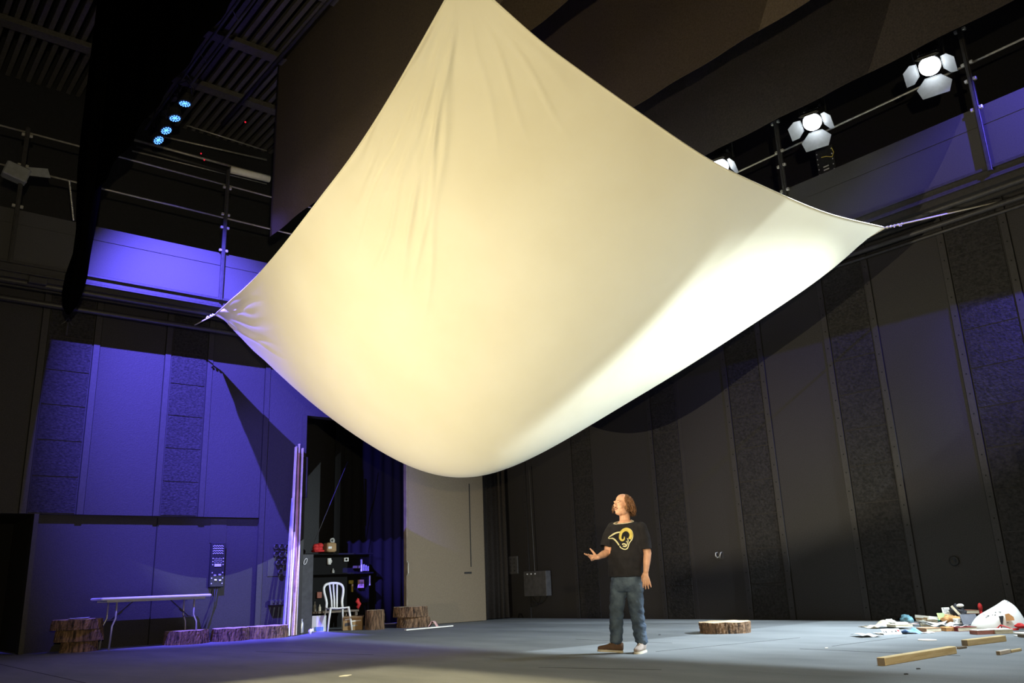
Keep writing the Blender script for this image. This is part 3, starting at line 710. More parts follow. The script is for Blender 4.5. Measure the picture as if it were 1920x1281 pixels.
def floor_flap(t, P, L0, dr, out):
    """plate whose edge cuts the beam along the floor line L0 + k*dr, covering the side `out`"""
    P = Vector(P); L0 = Vector(L0); dr = Vector(dr).normalized(); foot = L0+dr*((P-L0).dot(dr)); foot.z = 0
    u = (foot-P).normalized(); E_ = P+u*.45; w = dr.cross(u).normalized()
    if w.dot(Vector(out)) < 0: w = -w
    k = .004*u; g = MB(); g.add([E_-dr*.8, E_+dr*.8, E_+dr*.8+w*.7, E_-dr*.8+w*.7, E_-dr*.8+k, E_+dr*.8+k, E_+dr*.8+w*.7+k, E_-dr*.8+w*.7+k], [(3, 2, 1, 0), (4, 5, 6, 7), (0, 1, 5, 4), (1, 2, 6, 5), (2, 3, 7, 6), (3, 0, 4, 7)])
    g.build('beam_flap', 'black', t, world=True)
t = flood(FF_AT, (3.8, 6.4, 0), LIGHTS['warm_floor_light'][0], 'warm lamp hung out of frame over the front of the stage')
floor_flap(t, FF_AT, (5.0, 0, 0), (0, 1, 0), (1, 0, 0)); floor_flap(t, FF_AT, (0, 8.2, 0), (1, 0, 0), (0, 1, 0))
def side_flap(t, P, L_):  # added plate that keeps blue fill off the tan panel and opening
    P = Vector(P); L_ = Vector(L_); u = Vector((L_.x-P.x, L_.y-P.y, 0)).normalized(); w = Vector((u.y, -u.x, 0)); E_ = P+u*.4; Z = Vector((0, 0, 1)); k = .004*u
    g = MB(); g.add([E_-Z*.8, E_+Z*.5, E_+Z*.5+w*.5, E_-Z*.8+w*.5, E_-Z*.8+k, E_+Z*.5+k, E_+Z*.5+w*.5+k, E_-Z*.8+w*.5+k], [(3, 2, 1, 0), (4, 5, 6, 7), (0, 1, 5, 4), (1, 2, 6, 5), (2, 3, 7, 6), (3, 0, 4, 7)])
    g.build('beam_flap', 'black', t, world=True)
flood(BLUE_AT, (5.2, 16.14, 3.4), LIGHTS['blue_wall_light'][0], 'dark lamp hung left of the border drape aimed at the left wall')
for k, lab in enumerate(('cold floodlight hung behind the third border drape', 'cold floodlight hung near the right frame edge over the stage')):
    cut_lamp(KEYS[k], (9.3, (7.6, 4.2)[k], 0), LIGHTS['cold_key_light'][k], lab)
cut_lamp(LOW_AT, (8.6, 11.0, 0), LIGHTS['cold_fill_light'][0], 'added cold fill lamp low on the right wall out of frame')
flood(MK_AT, (7.15, 6.9, 1.45), LIGHTS['man_fill_light'][0], 'small added warm fill lamp out of frame aimed at the man')
side_flap(flood(PIER_AT, (7.4, 16.14, 2.2), LIGHTS['pier_fill_light'][0], 'added blue fill lamp low out of frame at the left'), PIER_AT, (9.1, 16.14, 0))
flood(BLUE3_AT, (12.5, 4.0, 6.7), LIGHTS['parapet_fill_light'][0], 'small added blue fill lamp out of frame aimed at the right parapet')
# added plate on the warm flood, edge shaped to throw the right wall's shade
Pw = Vector(WARM_AT); d0 = Vector((9.0, 9.2, 1.0))-Pw; dh = Vector((d0.x, d0.y, 0)).normalized(); sd = Vector((-dh.y, dh.x, 0))
edge = []
for q in [(13.4, y, z) for y, z in ((1.5, 3.2), (3.5, 2.6), (5.67, 1.95), (6.54, 1.66), (7.48, 1.46), (8.62, 1.27), (9.65, 1.09), (10.9, .96), (11.6, .93))]+[(13.4, 11.75, 0.0), (13.4, 12.5, 0)]+[(10.0, 16.14, 0.0), (7, 16.14, 0.2), (3.6, 16.14, 0.3)]:
    v = Vector(q)-Pw; k = .45/(v.x*dh.x+v.y*dh.y); w = v*k; edge.append((w.dot(sd), w.z))
g = MB(); n = len(edge); vs = []
for off in (0, .004):
    vs += [Pw+dh*(.45+off)+sd*a+Vector((0, 0, z)) for a, z in edge]+[Pw+dh*(.45+off)+sd*a+Vector((0, 0, -.3)) for a, z in edge]
fs = []
for i in range(n-1):
    fs += [(i, i+1, n+i+1, n+i), (2*n+i+1, 2*n+i, 3*n+i, 3*n+i+1), (i, 2*n+i, 2*n+i+1, i+1)]
g.add(vs, fs); g.build('beam_flap', 'black', tw, world=True); parent_light(LIGHTS['wall_fill_light'][0], tw)

# ------------------------------------------------------------------ things along the left wall
def put(px, py, z=0.0): return fl(px, py, z)
def log(px, py, wpx, hpx, label, z=0.0, group='log slices', seed=0, at=None, tilt=0.0, taper=.95, tree='log_slice'):
    P = at if at is not None else put(px, py); s = ppm(P); r = wpx/s/2*.97; h = hpx/s
    if at is None:
        P = P+AH*r*.6
        lim = YL-.06-r*1.1
        if P.y > lim: P = Vector((P.x*lim/P.y, lim, 0))
    P = Vector((P.x, P.y, z)); t = thing(tree, label, 'log slice', P, RZ+seed, group)
    rnd = random.Random(seed*17+3); ph = [rnd.uniform(0, 6.28) for _ in range(6)]; n = 96
    def rad(a, k): return r*(1+.05*math.sin(2*a+ph[0])+.035*math.sin(3*a+ph[1])+.02*math.sin(5*a+ph[2]))
    def rid(a, v): return .012*abs(math.sin(a*21+ph[3]+1.2*math.sin(v*5+a*4)))+.009*noise.noise(Vector((a*9, v*6, seed)))
    g = MB(); rows_ = 8
    R = Matrix.Rotation(tilt, 3, 'Y')
    def P3(a, v, ins=0):
        rr = rad(a, v)*(1-(1-taper)*v)-.016+rid(a, v)+ins; return R@Vector((rr*math.cos(a), rr*math.sin(a), h*v+.004*math.sin(a*7+ph[4])*(v > .5)))
    vs = [P3(2*PI*j/n, i/rows_) for i in range(rows_+1) for j in range(n)]
    g.add(vs, [(i*n+j, i*n+(j+1) % n, (i+1)*n+(j+1) % n, (i+1)*n+j) for i in range(rows_) for j in range(n)]); g.add(vs[:n], [tuple(range(n-1, -1, -1))])
    g.build('bark', 'bark', t, smooth=False)
    g = MB(); top = [P3(2*PI*j/n, 1, -.004) for j in range(n)]; mid = [R@(Vector((0, 0, h+.006))+(R.inverted()@q-Vector((0, 0, h)))*.5) for q in top]
    g.add(top+mid+[R@Vector((0, 0, h+.007))], [(j, (j+1) % n, n+(j+1) % n, n+j) for j in range(n)]+[(n+j, n+(j+1) % n, 2*n) for j in range(n)])
    g.build('cut_face', 'sawn', t, smooth=True)
    return t, P, r, h
s_ = 'stack of three at the far left'
t, P, r, h = log(137, 1218, 68, 17, 'smallest log slice, at the bottom of the left stack', seed=1)
t2, P2, r2, h2 = log(0, 0, 84, 20, 'middle log slice of the stack left of the folding table', z=h+.008, at=P+RH*-.02, seed=2)
t3, P3_, r3, h3 = log(0, 0, 92, 18, 'top log slice of the left stack with a white paper on it', z=h+h2+.016, at=P+RH*-.05, seed=3)
def sheet_obj(name, w, d, label, cat, loc, rz, m_='offwhite', curl=.02, group=None, seed=0, thick=.002, pitch=0.0):
    g = MB(); rnd = random.Random(seed); a, b, c = [rnd.uniform(0, 6) for _ in range(3)]
    def fn(u, v):
        z = curl*(.5+.5*math.sin(u*3.5+a)*math.cos(v*2.5+b))*(.4+.6*abs(u-.5)*2)+.15*curl*math.sin(u*11+c)
        return Vector(((u-.5)*w, (v-.5)*d, thick+z+pitch*v*d))
    g.grid(14, 10, fn, 0, thick); return one(g, name, m_, label, cat, loc, group, smooth=True, rz=rz)
sheet_obj('paper_sheet', .30, .42, 'white paper lying on the top log slice at the far left', 'paper', (P3_.x, P3_.y-.05, h+h2+h3+.03), RZ+.4, 'white', .012)
log(340, 1208, 82, 24, 'log slice under the right end of the folding table', seed=4)
log(424, 1200, 75, 22, 'log slice just right of the folding table leg', seed=5)
log(494, 1194, 76, 21, 'pale topped log slice left of the leaning boards', seed=6, taper=1.0)
t, P, r, h = log(773, 1176, 64, 18, 'lower darker log slice of the pair beside the tan panel', seed=7)
log(0, 0, 69, 18, 'upper wide log slice of the pair beside the tan panel', z=h+.008, at=P-RH*.06, seed=8)
log(1367, 1188, 99, 20, 'single log slice standing alone on the open stage', seed=9, taper=1.04)
log(701, 1179, 36, 34, 'tall narrow log section with pale peeling bark right of the chair', seed=10, tree='log_section')

# folding table
tl = pl(190, 1120, 1, YL-.80); tr = pl(397, 1115, 1, YL-.80); H = (tl.z+tr.z)/2; Lh = abs(tr.x-tl.x)/2
T = thing('folding_table', 'long white plastic folding table against the blue lit wall', 'table', ((tl.x+tr.x)/2, YL-.46, 0))
g = MB(); g.box((0, 0, H-.02), (2*Lh, .72, .045), None, 0, .018); g.build('tabletop', 'tablewhite', T)
g = MB(); g.box((0, -.30, H-.06), (2*Lh-.2, .03, .035)); g.box((0, .30, H-.06), (2*Lh-.2, .03, .035)); g.build('apron_rail', 'legmetal', T)
for s in (-1, 1):
    for q in (-1, 1):
        g = MB(); x0 = s*(Lh-.27); g.tube([(x0, q*.26, H-.06), (x0+s*.0, q*.26, H-.33), (x0+s*.05, q*.28, H-.45), (x0+s*.07, q*.28, 0.0)], .016, 8); g.build('leg', 'legmetal', T, smooth=True)
    g = MB(); g.tube([(s*(Lh-.27), -.26, H-.36), (s*(Lh-.27), .26, H-.36)], .011, 6); g.build('cross_bar', 'legmetal', T)
    g = MB(); g.tube([(s*(Lh-.27), 0, H-.36), (s*(Lh-.62), 0, H-.05)], .010, 6); g.box((s*(Lh-.40), 0, H-.25), (.07, .03, .03), Matrix.Rotation(s*.7, 3, 'Y')); g.build('brace', 'steel', T)

# wall control panel over the recess
cp = thing('wall_control_panel', 'narrow black control panel with rows of white marks on the blue lit wall', 'control panel', (5.69, YL+.08, 1.0))
a0 = pl(390, 1102, 1, YL+.05); a1 = pl(424, 1018, 1, YL+.05); w = (a1.x-a0.x)*.92; hh = a1.z-a0.z; cx = (a0.x+a1.x)/2
cp.location = (cx, YL+.06, a0.z)
g = MB(); g.box((0, 0, hh/2), (w, .08, hh), None, 0, .01); g.box((0, -.045, .03), (w*.9, .02, .03)); g.build('plate', 'black', cp)
for row in range(4):
    g = MB()
    for k in range(9): g.box((-.10+.2*k/8*w/.3, -.045, hh*(.92-.055*row)+.01*(k % 2)), (.014, .01, .014), Matrix.Rotation(.6, 3, 'Y'))
    g.build('socket_row', 'led', cp)
for (fx, fz) in [(-.36, .62), (-.36, .55), (-.36, .48), (.36, .62), (.36, .55), (.36, .48), (-.36, .30), (.36, .30), (-.38, .18), (.38, .18), (-.38, .06), (.36, .06)]:
    g = MB(); g.box((fx*w, -.045, fz*hh+.02), (.016, .01, .02)); g.build('indicator', 'led', cp)
for k in range(3):
    g = MB()
    for q in range(5): g.box((-.06+.03*q, -.045, hh*(.63-.04*k)+.012*(q % 2)), (.016, .01, .01))
    g.build('label_strip', 'led', cp)
g = MB(); g.box((0, -.046, hh*.49), (.13, .012, .05), None, 0, .004); g.build('switch', 'led', cp)
for fx, fz in ((-.17, .24), (.17, .25), (-.12, .14), (.2, .13)):
    g = MB(); g.box((fx*w, -.05, fz*hh+.02), (.05, .02, .03), None, 0, .006); g.build('socket', 'zinc', cp)
for k in range(2):
    g = MB(); g.tube([(-.02+.05*k, -.02, 0.02), (-.03+.03*k, -.03, -.2), (-.10-.02*k, -.04, -.5), (-.24+.05*k, -.04, -.82)], .009, 6); g.build('cable', 'cable', cp, smooth=True)
g = MB(); zz = 2.2-(a0.z+hh); g.bb((-w/2-.02, .03, hh), (w/2+.02, .07, hh+zz)); g.build('grey_cover_strip', 'batten', cp)
# round sockets and a small ledge box on the pier
sp = thing('socket_panel', 'cluster of round dark sockets on the blue lit pier left of the boards', 'socket panel', (7.25, YL, 1.2))
for (px, py) in [(516, 1026), (526, 1026), (536, 1027), (516, 1040), (526, 1041), (536, 1041), (520, 1056), (530, 1056), (524, 1073)]:
    p = pl(px, py, 1, YL-.02)-Vector(sp.location); g = MB(); Ry = Matrix.Rotation(PI/2, 3, 'X')
    g.lathe([(.048, -.0), (.048, .05), (.036, .055), (.036, .03)], p, 14, 0, Ry); g.box(p+Vector((0, -.06, .05)), (.05, .05, .015), Matrix.Rotation(-.5, 3, 'X')); g.build('socket', 'steel', sp)
g = MB(); p = pl(518, 1051, 1, YL-.005)-Vector(sp.location); g.box((.02, -.004, p.z), (.56, .012, .60), None, 0, .003); g.build('back_plate', 'batten', sp)
p = pl(520, 1134, 1, YL-.05); g = MB(); g.box((0, -.04, .04), (.36, .12, .1), None, 0, .01)
for k in range(4): g.box((-.12+.08*k, -.105, .05), (.03, .012, .03))
one(g, 'wall_junction_box', 'batten', 'small dark wall box low on the pier left of the boards', 'junction box', Vector((p.x, YL-.03, p.z)))

# leaning boards
bd = [((531, 1189), (549, 934), 'bluewood', .07, .10, 'shorter bluish board, leftmost of the leaning boards'),
      ((538, 1188), (555, 838), 'palewood', .075, .04, 'tall pale board second from left among the leaning boards'),
      ((541, 1190), (552, 998), 'white', .05, .18, 'short white board in front of the leaning boards'),
      ((546, 1187), (561, 833), 'palewood', .05, .02, 'tallest thin board of the leaning boards'),
      ((549, 1189), (559, 1027), 'pine', .07, .20, 'short cream board, in front at the right of the leaning boards'),
      ((551, 1188), (560, 850), 'brownwood', .05, .08, 'reddish brown board in the middle of the leaning boards'),
      ((554, 1187), (567, 841), 'palewood', .07, .04, 'tall lilac pale board, rightmost of the leaning boards')]
for k, (b_, t_, m_, w, dy, lab) in enumerate(bd):
    p = fl(*b_); p.y = YL-.42-dy*.8; p = pl(b_[0], b_[1], 1, p.y); p.z = 0; q = pl(t_[0], t_[1], 1, YL-.06-dy)
    c = Vector((p.x, p.y, 0)); g = MB(); dd = (q-p); g.bar((0, 0, .012), q-c, w, .024, 0, (1, 0, 0)); 
    one(g, 'leaning_board', m_, lab, 'board', c, 'boards leaning at the opening')
# pull handle on the jamb
a_, b_ = pl(572, 858, 1, YL-.07), pl(568, 933, 1, YL-.07); g = MB(); c = (a_+b_)/2; x_ = 7.74
g.tube([Vector((-.06, .07, (a_.z-b_.z)/2)), Vector((0, 0, (a_.z-b_.z)/2)), Vector((0, 0, 0)), Vector((0, 0, -(a_.z-b_.z)/2)), Vector((-.06, .07, -(a_.z-b_.z)/2))], .02, 10)
one(g, 'pull_handle', 'batten', 'long vertical pull handle on the edge of the tall opening', 'handle', (7.72, YL-.09, c.z), smooth=True)

# plastic chair: local frame x = across, y = back, z up
def garden_chair(loc, rz, label):
    t = thing('plastic_chair', label, 'chair', loc, rz); k = .98; sw, sd, sh = .42*k, .42*k, .46*k; Ht = .95*k
    g = MB(); g.grid(10, 10, lambda u, v: Vector(((u-.5)*sw*(1-.10*v), (v-.5)*sd, sh+.012*((u-.5)**2*4)-.015*math.sin(v*PI)+.01*(v < .1))), 0, .02); g.build('seat', 'white', t, smooth=True)
    for sx in (-1, 1):
        g = MB(); g.tube([(sx*sw*.46, -sd*.46, sh-.005), (sx*(sw*.5+.02), -sd*.53, sh*.5), (sx*(sw*.5+.045), -sd*.58, 0)], [.031, .028, .022], 8, 0, .8); g.build('leg', 'white', t, smooth=True)
        g = MB(); g.tube([(sx*sw*.42, sd*.46, sh-.005), (sx*(sw*.46+.01), sd*.60, sh*.5), (sx*(sw*.46+.02), sd*.72, 0)], [.026, .024, .020], 8, 0, .75); g.build('leg', 'white', t, smooth=True)
    g = MB(); arch = [(-sw*.42, sd*.46, sh), (-sw*.40, sd*.50, sh+.12), (-sw*.49, sd*.62, sh+.30), (-sw*.50, sd*.70, sh+.40), (-sw*.40, sd*.745, sh+.465), (-sw*.2, sd*.76, sh+.492), (0, sd*.765, sh+.498), (sw*.2, sd*.76, sh+.492), (sw*.40, sd*.745, sh+.465), (sw*.50, sd*.70, sh+.40), (sw*.49, sd*.62, sh+.30), (sw*.40, sd*.50, sh+.12), (sw*.42, sd*.46, sh)]
    arch = [Vector(a) for a in smooth_px(arch, 40)]; g.tube(arch, .027, 8, 0, 1); g.build('back_frame', 'white', t, smooth=True)
    for sx in (-1, 0, 1):
        g = MB(); g.tube([(sx*sw*.13, sd*.47, sh), (sx*sw*.14, sd*.52, sh+.15), (sx*sw*.17, sd*.64, sh+.32), (sx*sw*.20, sd*.755, sh+.485)], .014, 8, 0, 1.4); g.build('slat', 'white', t, smooth=True)
    return t
Pc = fl(631, 1183); garden_chair((Pc.x, Pc.y, 0), RZ-.0+math.radians(28), 'white plastic slatted-back chair in front of the dark opening')

def boxy(name, px, py, wpx, hpx, depth, m_, label, cat, fpy=None, rz=0.0, group=None, lid=None, bev=.004, tilt=0.0):
    base = fl(px, fpy if fpy else py); s = ppm(base); z = ((fpy-py)/s) if fpy else 0
    w, h = wpx/s, hpx/s; t = thing(name, label, cat, Vector((base.x, base.y, z)), RZ+rz, group); Rm = Matrix.Rotation(tilt, 3, 'Y')
    g = MB(); g.box((0, depth/2, h/2), (w, depth, h), Rm, 0, bev); g.build('body', m_, t)
    return t, w, h, s
t, w, h, s = boxy('carton', 596, 1185, 24, 28, .14, 'white', 'white carton with a blue patch left of the plastic chair', 'carton', rz=-.05)
g = MB(); g.box((.02, -.004, h*.18), (w*.7, .006, h*.26)); g.build('blue_patch', 'blue', t)
g = MB(); g.box((0, .07, h+.004), (w*.98, .14, .008), None, 0, .002); g.build('lid', 'white', t)
t, w, h, s = boxy('cardboard_box', 661, 1182, 36, 24, .3, 'card', 'cardboard box with torn pale tape right of the plastic chair', 'box', rz=.1)
for k, (x0, z0, dx, dz, m_) in enumerate(((-.2, .3, .42, .3, 'darkgrey'), (.2, .62, .5, .12, 'offwhite'), (.1, .25, .34, .16, 'grey'), (-.25, .75, .3, .12, 'offwhite'))):
    g = MB(); g.prism([(-dx*w/2, 0), (dx*w/2, .02), (dx*w*.4, dz*h), (-dx*w*.45, dz*h*.8)], 0, .004, 0, Matrix.Rotation(PI/2, 3, 'X'), (x0*w, -.001-.001*k, z0*h)); g.build('tape', m_, t)
g = MB(); g.box((w*.05, -.03, h+.006), (w*1.05, .2, .008), Matrix.Rotation(.12, 3, 'X')); g.build('flap', 'card', t)
P = fl(565, 1188); g = MB(); g.lathe([(.0, 0), (.036, 0), (.038, .01), (.038, .18), (.03, .215), (.018, .235), (.017, .255), (.022, .257), (.022, .275), (.0, .277)], n=20)
one(g, 'steel_bottle', 'steelb', 'steel drinking bottle standing right of the leaning boards', 'bottle', P, smooth=True)
P = fl(577, 1188); g = MB(); g.lathe([(.0, 0), (.03, 0), (.03, .12), (.0, .12)], (0, 0, .03), 12, 0, Matrix.Rotation(PI/2-.3, 3, 'Y')); one(g, 'paper_roll', 'white', 'small white roll lying between steel bottle and white carton', 'roll', P, smooth=True, rz=RZ)
P = fl(581, 1189.5); g = MB(); g.lathe([(.0, 0), (.025, 0), (.025, .1), (.0, .1)], (0, 0, 0), 12, 0, Matrix.Rotation(.25, 3, 'Y')); one(g, 'paper_roll', 'white', 'small white roll standing left of the white carton', 'roll', P, smooth=True, rz=RZ)

# white slat with a pink folded card
a_, b_ = fl(760, 1183), fl(848, 1177); c = (a_+b_)/2; g = MB(); g.bar(a_-c+Vector((0, 0, .012)), b_-c+Vector((0, 0, .03)), .10, .02); one(g, 'loose_slat', 'offwhite', 'white slat lying on the floor before the pair of log slices', 'slat', Vector((c.x, c.y, .003)))
P = fl(812, 1179); g = MB(); g.grid(12, 3, lambda u, v: Vector((-.10+.2*u+.03*v, -.08+.16*v, .035+.11*math.sin(PI*min(1, u*1.15))*(1-.3*(u < .3)))), 0, .004); one(g, 'folded_card', 'pink', 'pink folded card arched over the white slat', 'card', P, smooth=True, rz=RZ)
P = fl(724, 1171); g = MB(); g.box((0, 0, .012), (.55, .03, .02)); one(g, 'thin_rod', 'bluewood', 'thin bluish rod on the floor between log section and log pair', 'rod', P, rz=RZ)
P = fl(262, 1207); g = MB(); g.box((0, 0, .012), (.35, .05, .018)); one(g, 'loose_slat', 'grey', 'small grey slat on the floor under the folding table', 'slat', Vector((P.x, P.y, 0)), rz=RZ+.3)

# ------------------------------------------------------------------ backstage bench and shelf clutter in the opening
YB = YL+1.1
def bw(px, py, y=YB): return pl(px, py, 1, y)
bt = thing('tool_bench', 'long low bench behind the chair in the dark opening', 'bench', (bw(615, 1146).x, YB+.3, 0))
x0, x1 = bw(560, 1146).x, bw(673, 1143).x; zb = bw(672, 1143).z
g = MB(); g.bb((x0, YB, zb-.04), (x1, YB+.6, zb)); g.build('bench_top', 'oldwood', bt, world=True)
for x in (x0+.05, x1-.05):
    g = MB(); g.bb((x-.03, YB+.02, 0), (x+.03, YB+.09, zb-.04)); g.build('leg', 'oldwood', bt, world=True)
    g = MB(); g.bb((x-.03, YB+.5, 0), (x+.03, YB+.57, zb-.04)); g.build('leg', 'oldwood', bt, world=True)
sh = thing('tool_rack', 'black shelf rack with pegboard crowded with small tools in the opening', 'shelf rack', ((x0+x1)/2+.2, YB+.75, 0))
zt = bw(620, 1036, YB+.62).z; x2 = bw(700, 1100, YB+.62).x
g = MB(); g.bb((x0, YB+.86, 0), (x2, YB+.9, zt-.02)); g.build('backboard', 'gap', sh, world=True)
for z in (zt-.02, bw(690, 1073, YB+.62).z):
    g = MB(); g.bb((x0, YB+.62, z-.03), (x2, YB+.86, z)); g.build('shelf', 'gap', sh, world=True)
for x in (x0+.02, x2-.02):
    g = MB(); g.bb((x-.02, YB+.82, 0), (x+.02, YB+.86, zt-.05)); g.build('upright', 'black', sh, world=True)
YT = YB+.62
def hang(name, a, b, m_, lab, cat, y=YT+.2, d=.04, shape=None):
    """small thing filling the pixel rectangle a-b on the rack"""
    p, q = pl(a[0], b[1], 1, y), pl(b[0], a[1], 1, y); c = Vector(((p.x+q.x)/2, y, p.z)); w = abs(q.x-p.x); h = abs(q.z-p.z); g = MB()
    if shape == 'mug': g.lathe([(.0, 0), (w*.42, 0), (w*.45, h), (w*.4, h), (w*.38, .01)], n=14); g.tube([(w*.42, 0, h*.2), (w*.62, 0, h*.35), (w*.62, 0, h*.65), (w*.42, 0, h*.8)], .008, 6)
    elif shape == 'bottle': g.lathe([(.0, 0), (w*.45, 0), (w*.48, h*.08), (w*.48, h*.6), (w*.2, h*.78), (w*.2, h*.95), (.0, h)], n=14)
    elif shape == 'frame':
        for s in (-1, 1): g.box((s*w*.4, 0, h/2), (w*.2, d, h)); g.box((0, 0, h/2+s*h*.4), (w*.6, d, h*.2))
    elif shape == 'ell': g.box((0, 0, h*.85), (w, d, h*.28)); g.box((w*.3, 0, h*.4), (w*.3, d, h*.75))
    elif shape == 'bag':
        for k in range(7): g.ball(((-.4+.8*random.random())*w*.7, random.uniform(-.05, .05), h*(.25+.4*random.random())), (w*.28, .09, h*.3), None, 10, 8)
        g.box((0, 0, h*.12), (w*.9, .2, h*.24), None, 0, .02)
    elif shape == 'roll': g.lathe([(w*.25, -.02), (w*.5, -.02), (w*.5, .03), (w*.25, .03), (w*.25, -.02)], (0, 0, h/2), 16, 0, Matrix.Rotation(PI/2, 3, 'X'))
    elif shape == 'cloth': g.tube([(0, 0, h), (-w*.2, 0, h*.75), (w*.15, -.02, h*.5), (-w*.1, 0, h*.25), (w*.1, 0, 0.02)], [w*.2, w*.42, w*.4, w*.35, w*.12], 8)
    else: g.box((0, 0, h/2), (w, d, h), None, 0, min(w, h, d)*.12)
    return one(g, name, m_, lab, cat, c, smooth=shape in ('bag', 'mug', 'bottle', 'roll', 'cloth'))
hang('red_bag', (585, 1017), (607, 1036), 'red', 'crumpled red bag on top of the tool rack', 'bag', YT+.1, shape='bag')
t = hang('small_carton', (609, 1018), (627, 1036), 'card', 'tan cardboard carton on top of the tool rack with a white label', 'carton', YT+.1, .25)
g = MB(); q = pl(619, 1027, 1, YT-.03)-Vector(t.location); g.box((q.x, -.128, q.z), (.09, .004, .05)); g.build('carton_label', 'offwhite', t)
hang('tape_roll', (618, 1010), (627, 1018), 'grey', 'grey tape roll lying on the tan carton', 'tape roll', YT+.1, shape='roll')
hang('white_mug', (613, 1047), (621, 1059), 'offwhite', 'pale mug hung on the rack under the tan carton', 'mug', shape='mug')
hang('spray_can', (622, 1066), (627, 1076), 'grey', 'small pale can on the rack above the chair back', 'can', shape='bottle')
hang('square_frame', (645, 1046), (653, 1053), 'white', 'small white square frame on the rack', 'frame', shape='frame')
hang('wooden_bar', (662, 1061), (676, 1066), 'oldwood', 'short wooden bar on the rack right of the white square frame', 'bar')
hang('white_strip', (676.5, 1049), (679, 1072), 'white', 'upright white strip on the rack', 'strip')
for k in range(3): hang('paint_brush', (681+k*4, 1058+2*k), (683.2+k*4, 1071), 'grey', ('left', 'middle', 'right')[k]+' one of the three grey brushes hung right of the white strip', 'brush')
hang('ruler', (692, 1079), (694, 1098), 'offwhite', 'pale ruler hanging low at the right end of the rack', 'ruler')
hang('yellow_square', (654, 1088), (662, 1111), 'yellow', 'yellow L shaped tool hanging on the rack', 'tool', shape='ell')
t = hang('framed_notice', (671, 1087), (682, 1103), 'pink', 'pinkish framed notice on the rack right of the yellow tool', 'notice')
for k in range(3):
    g = MB(); g.box((-.035+.035*k, -.024, .09), (.012, .004, .1)); g.build('mark', 'ink', t)
hang('red_card', (594, 1110), (603, 1122), 'redbrown', 'dull red card on the rack left of the chair back', 'card')
for k, (a, b, lab) in enumerate((((577, 1059), (585, 1064.5), 'upper cream label at the left of the rack'), ((578, 1066), (585, 1071), 'lower cream label at the left of the rack'), ((581, 1072), (585, 1081), 'narrow cream tag under the two labels on the rack'), ((582, 1085), (586, 1090), 'small pale tag lowest under the cream labels'))):
    hang('paper_label', a, b, 'cream', lab, 'label', d=.006)
for k, (a, b, m_, lab) in enumerate((((573, 1132), (577, 1143), 'offwhite', 'short white bottle, leftmost on the bench'), ((580, 1122), (586, 1143), 'darkgrey', 'dark bottle second from left on the bench'), ((588, 1124), (593, 1143), 'grey', 'tall pale bottle on the bench'), ((597, 1130), (602, 1143), 'cream', 'small cream bottle on the bench beside the chair back'))):
    hang('bench_bottle', a, b, m_, lab, 'bottle', YB+.3, shape='bottle').location.z = zb
hang('hanging_rag', (667, 1122), (676, 1144), 'red', 'red rag hanging at the right end of the bench', 'rag', YB-.02, shape='cloth')
# rope and pale hook by the jamb
p, q = pl(652, 866, 1, YL+.9), pl(583, 1032, 1, YL+.3); rod('slack_rope', p, q, .008, 'steel', 'thin dark rope slanting across the dark opening', 'rope')
P = pl(565, 1053, 1, YL-.09); g = MB(); g.tube([(.03*math.cos(a)+.02*math.sin(a), 0, .06*math.sin(a)) for a in [k*2*PI/16 for k in range(17)]], .006, 6); one(g, 'snap_hook', 'white', 'small white snap hook hanging on the jamb right of the boards', 'hook', Vector((7.76, YL-.06, P.z)), smooth=True)
# tall flat grey board standing inside the opening
a0, a1 = pl(561, 1128, 1, YL+.5), pl(573, 1040, 1, YL+.5); g = MB(); g.bb((-.14, -.02, 0), (.10, .02, a1.z)); one(g, 'flat_board', 'darkgrey', 'dark grey flat board standing just inside the opening beside the jamb', 'panel', Vector((a0.x+.18, YL+.5, 0)))
# pleated black drapes inside the opening
drapery('backstage_drape', (9.6, YL+2.3), (12.6, YL+2.1), .02, 6.2, 'black pleated drape at the back of the opening', .04, 12, 'gap', 80)

# ------------------------------------------------------------------ fittings on the right wall
P = pl(1350, 1042, 0, XR); t = thing('wall_hook', 'pair of pale hooks on the right wall above the single log', 'hook', P, PI/2)
for s in (-1, 1):
    g = MB(); g.tube([(s*.05, .0, .06), (s*.06, .05, .05), (s*.05, .07, 0), (s*.03, .05, -.04), (s*.01, .03, -.02)], .012, 6); g.build('hook', 'rail', t, smooth=True)
g = MB(); g.box((0, .006, 0), (.16, .012, .12)); g.build('plate', 'steel', t)
P = pl(1790, 1052, 0, XR); g = MB(); g.lathe([(.0, 0), (.07, 0), (.075, .02), (.05, .035), (.03, .015), (.0, .012)], (0, 0, 0), 18, 0, Matrix.Rotation(-PI/2, 3, 'Y')); one(g, 'wall_socket', 'black', 'round black socket on the right wall above the rubbish heap', 'socket', P, smooth=True)
P = pl(1008, 1118, 0, XR-.12); t = thing('electrical_cabinet', 'dark electrical box with looping cables on the right wall behind the man', 'electrical box', Vector((XR-.03, P.y, P.z)), 0)
g = MB(); g.box((-.08, 0, .28), (.16, .80, .56), None, 0, .01); g.build('cabinet', 'darkgrey', t)
g = MB(); g.tube([(-.1, .05, .56), (-.1, .1, 3.0)], .012, 6); g.build('conduit', 'steel', t)
for k in range(3):
    g = MB(); g.box((-.165, .25-.14*k, .50), (.02, .03, .03)); g.build('indicator', 'led', t)
for k, (a, b, d_) in enumerate(((.35, -.05, .28), (.3, -.3, .22))):
    g = MB(); g.tube([Vector((-.1, a+(b-a)*u/10, .05-4*d_*(u/10)*(1-u/10))) for u in range(11)], .011, 6); g.build('cable', 'cable', t, smooth=True)
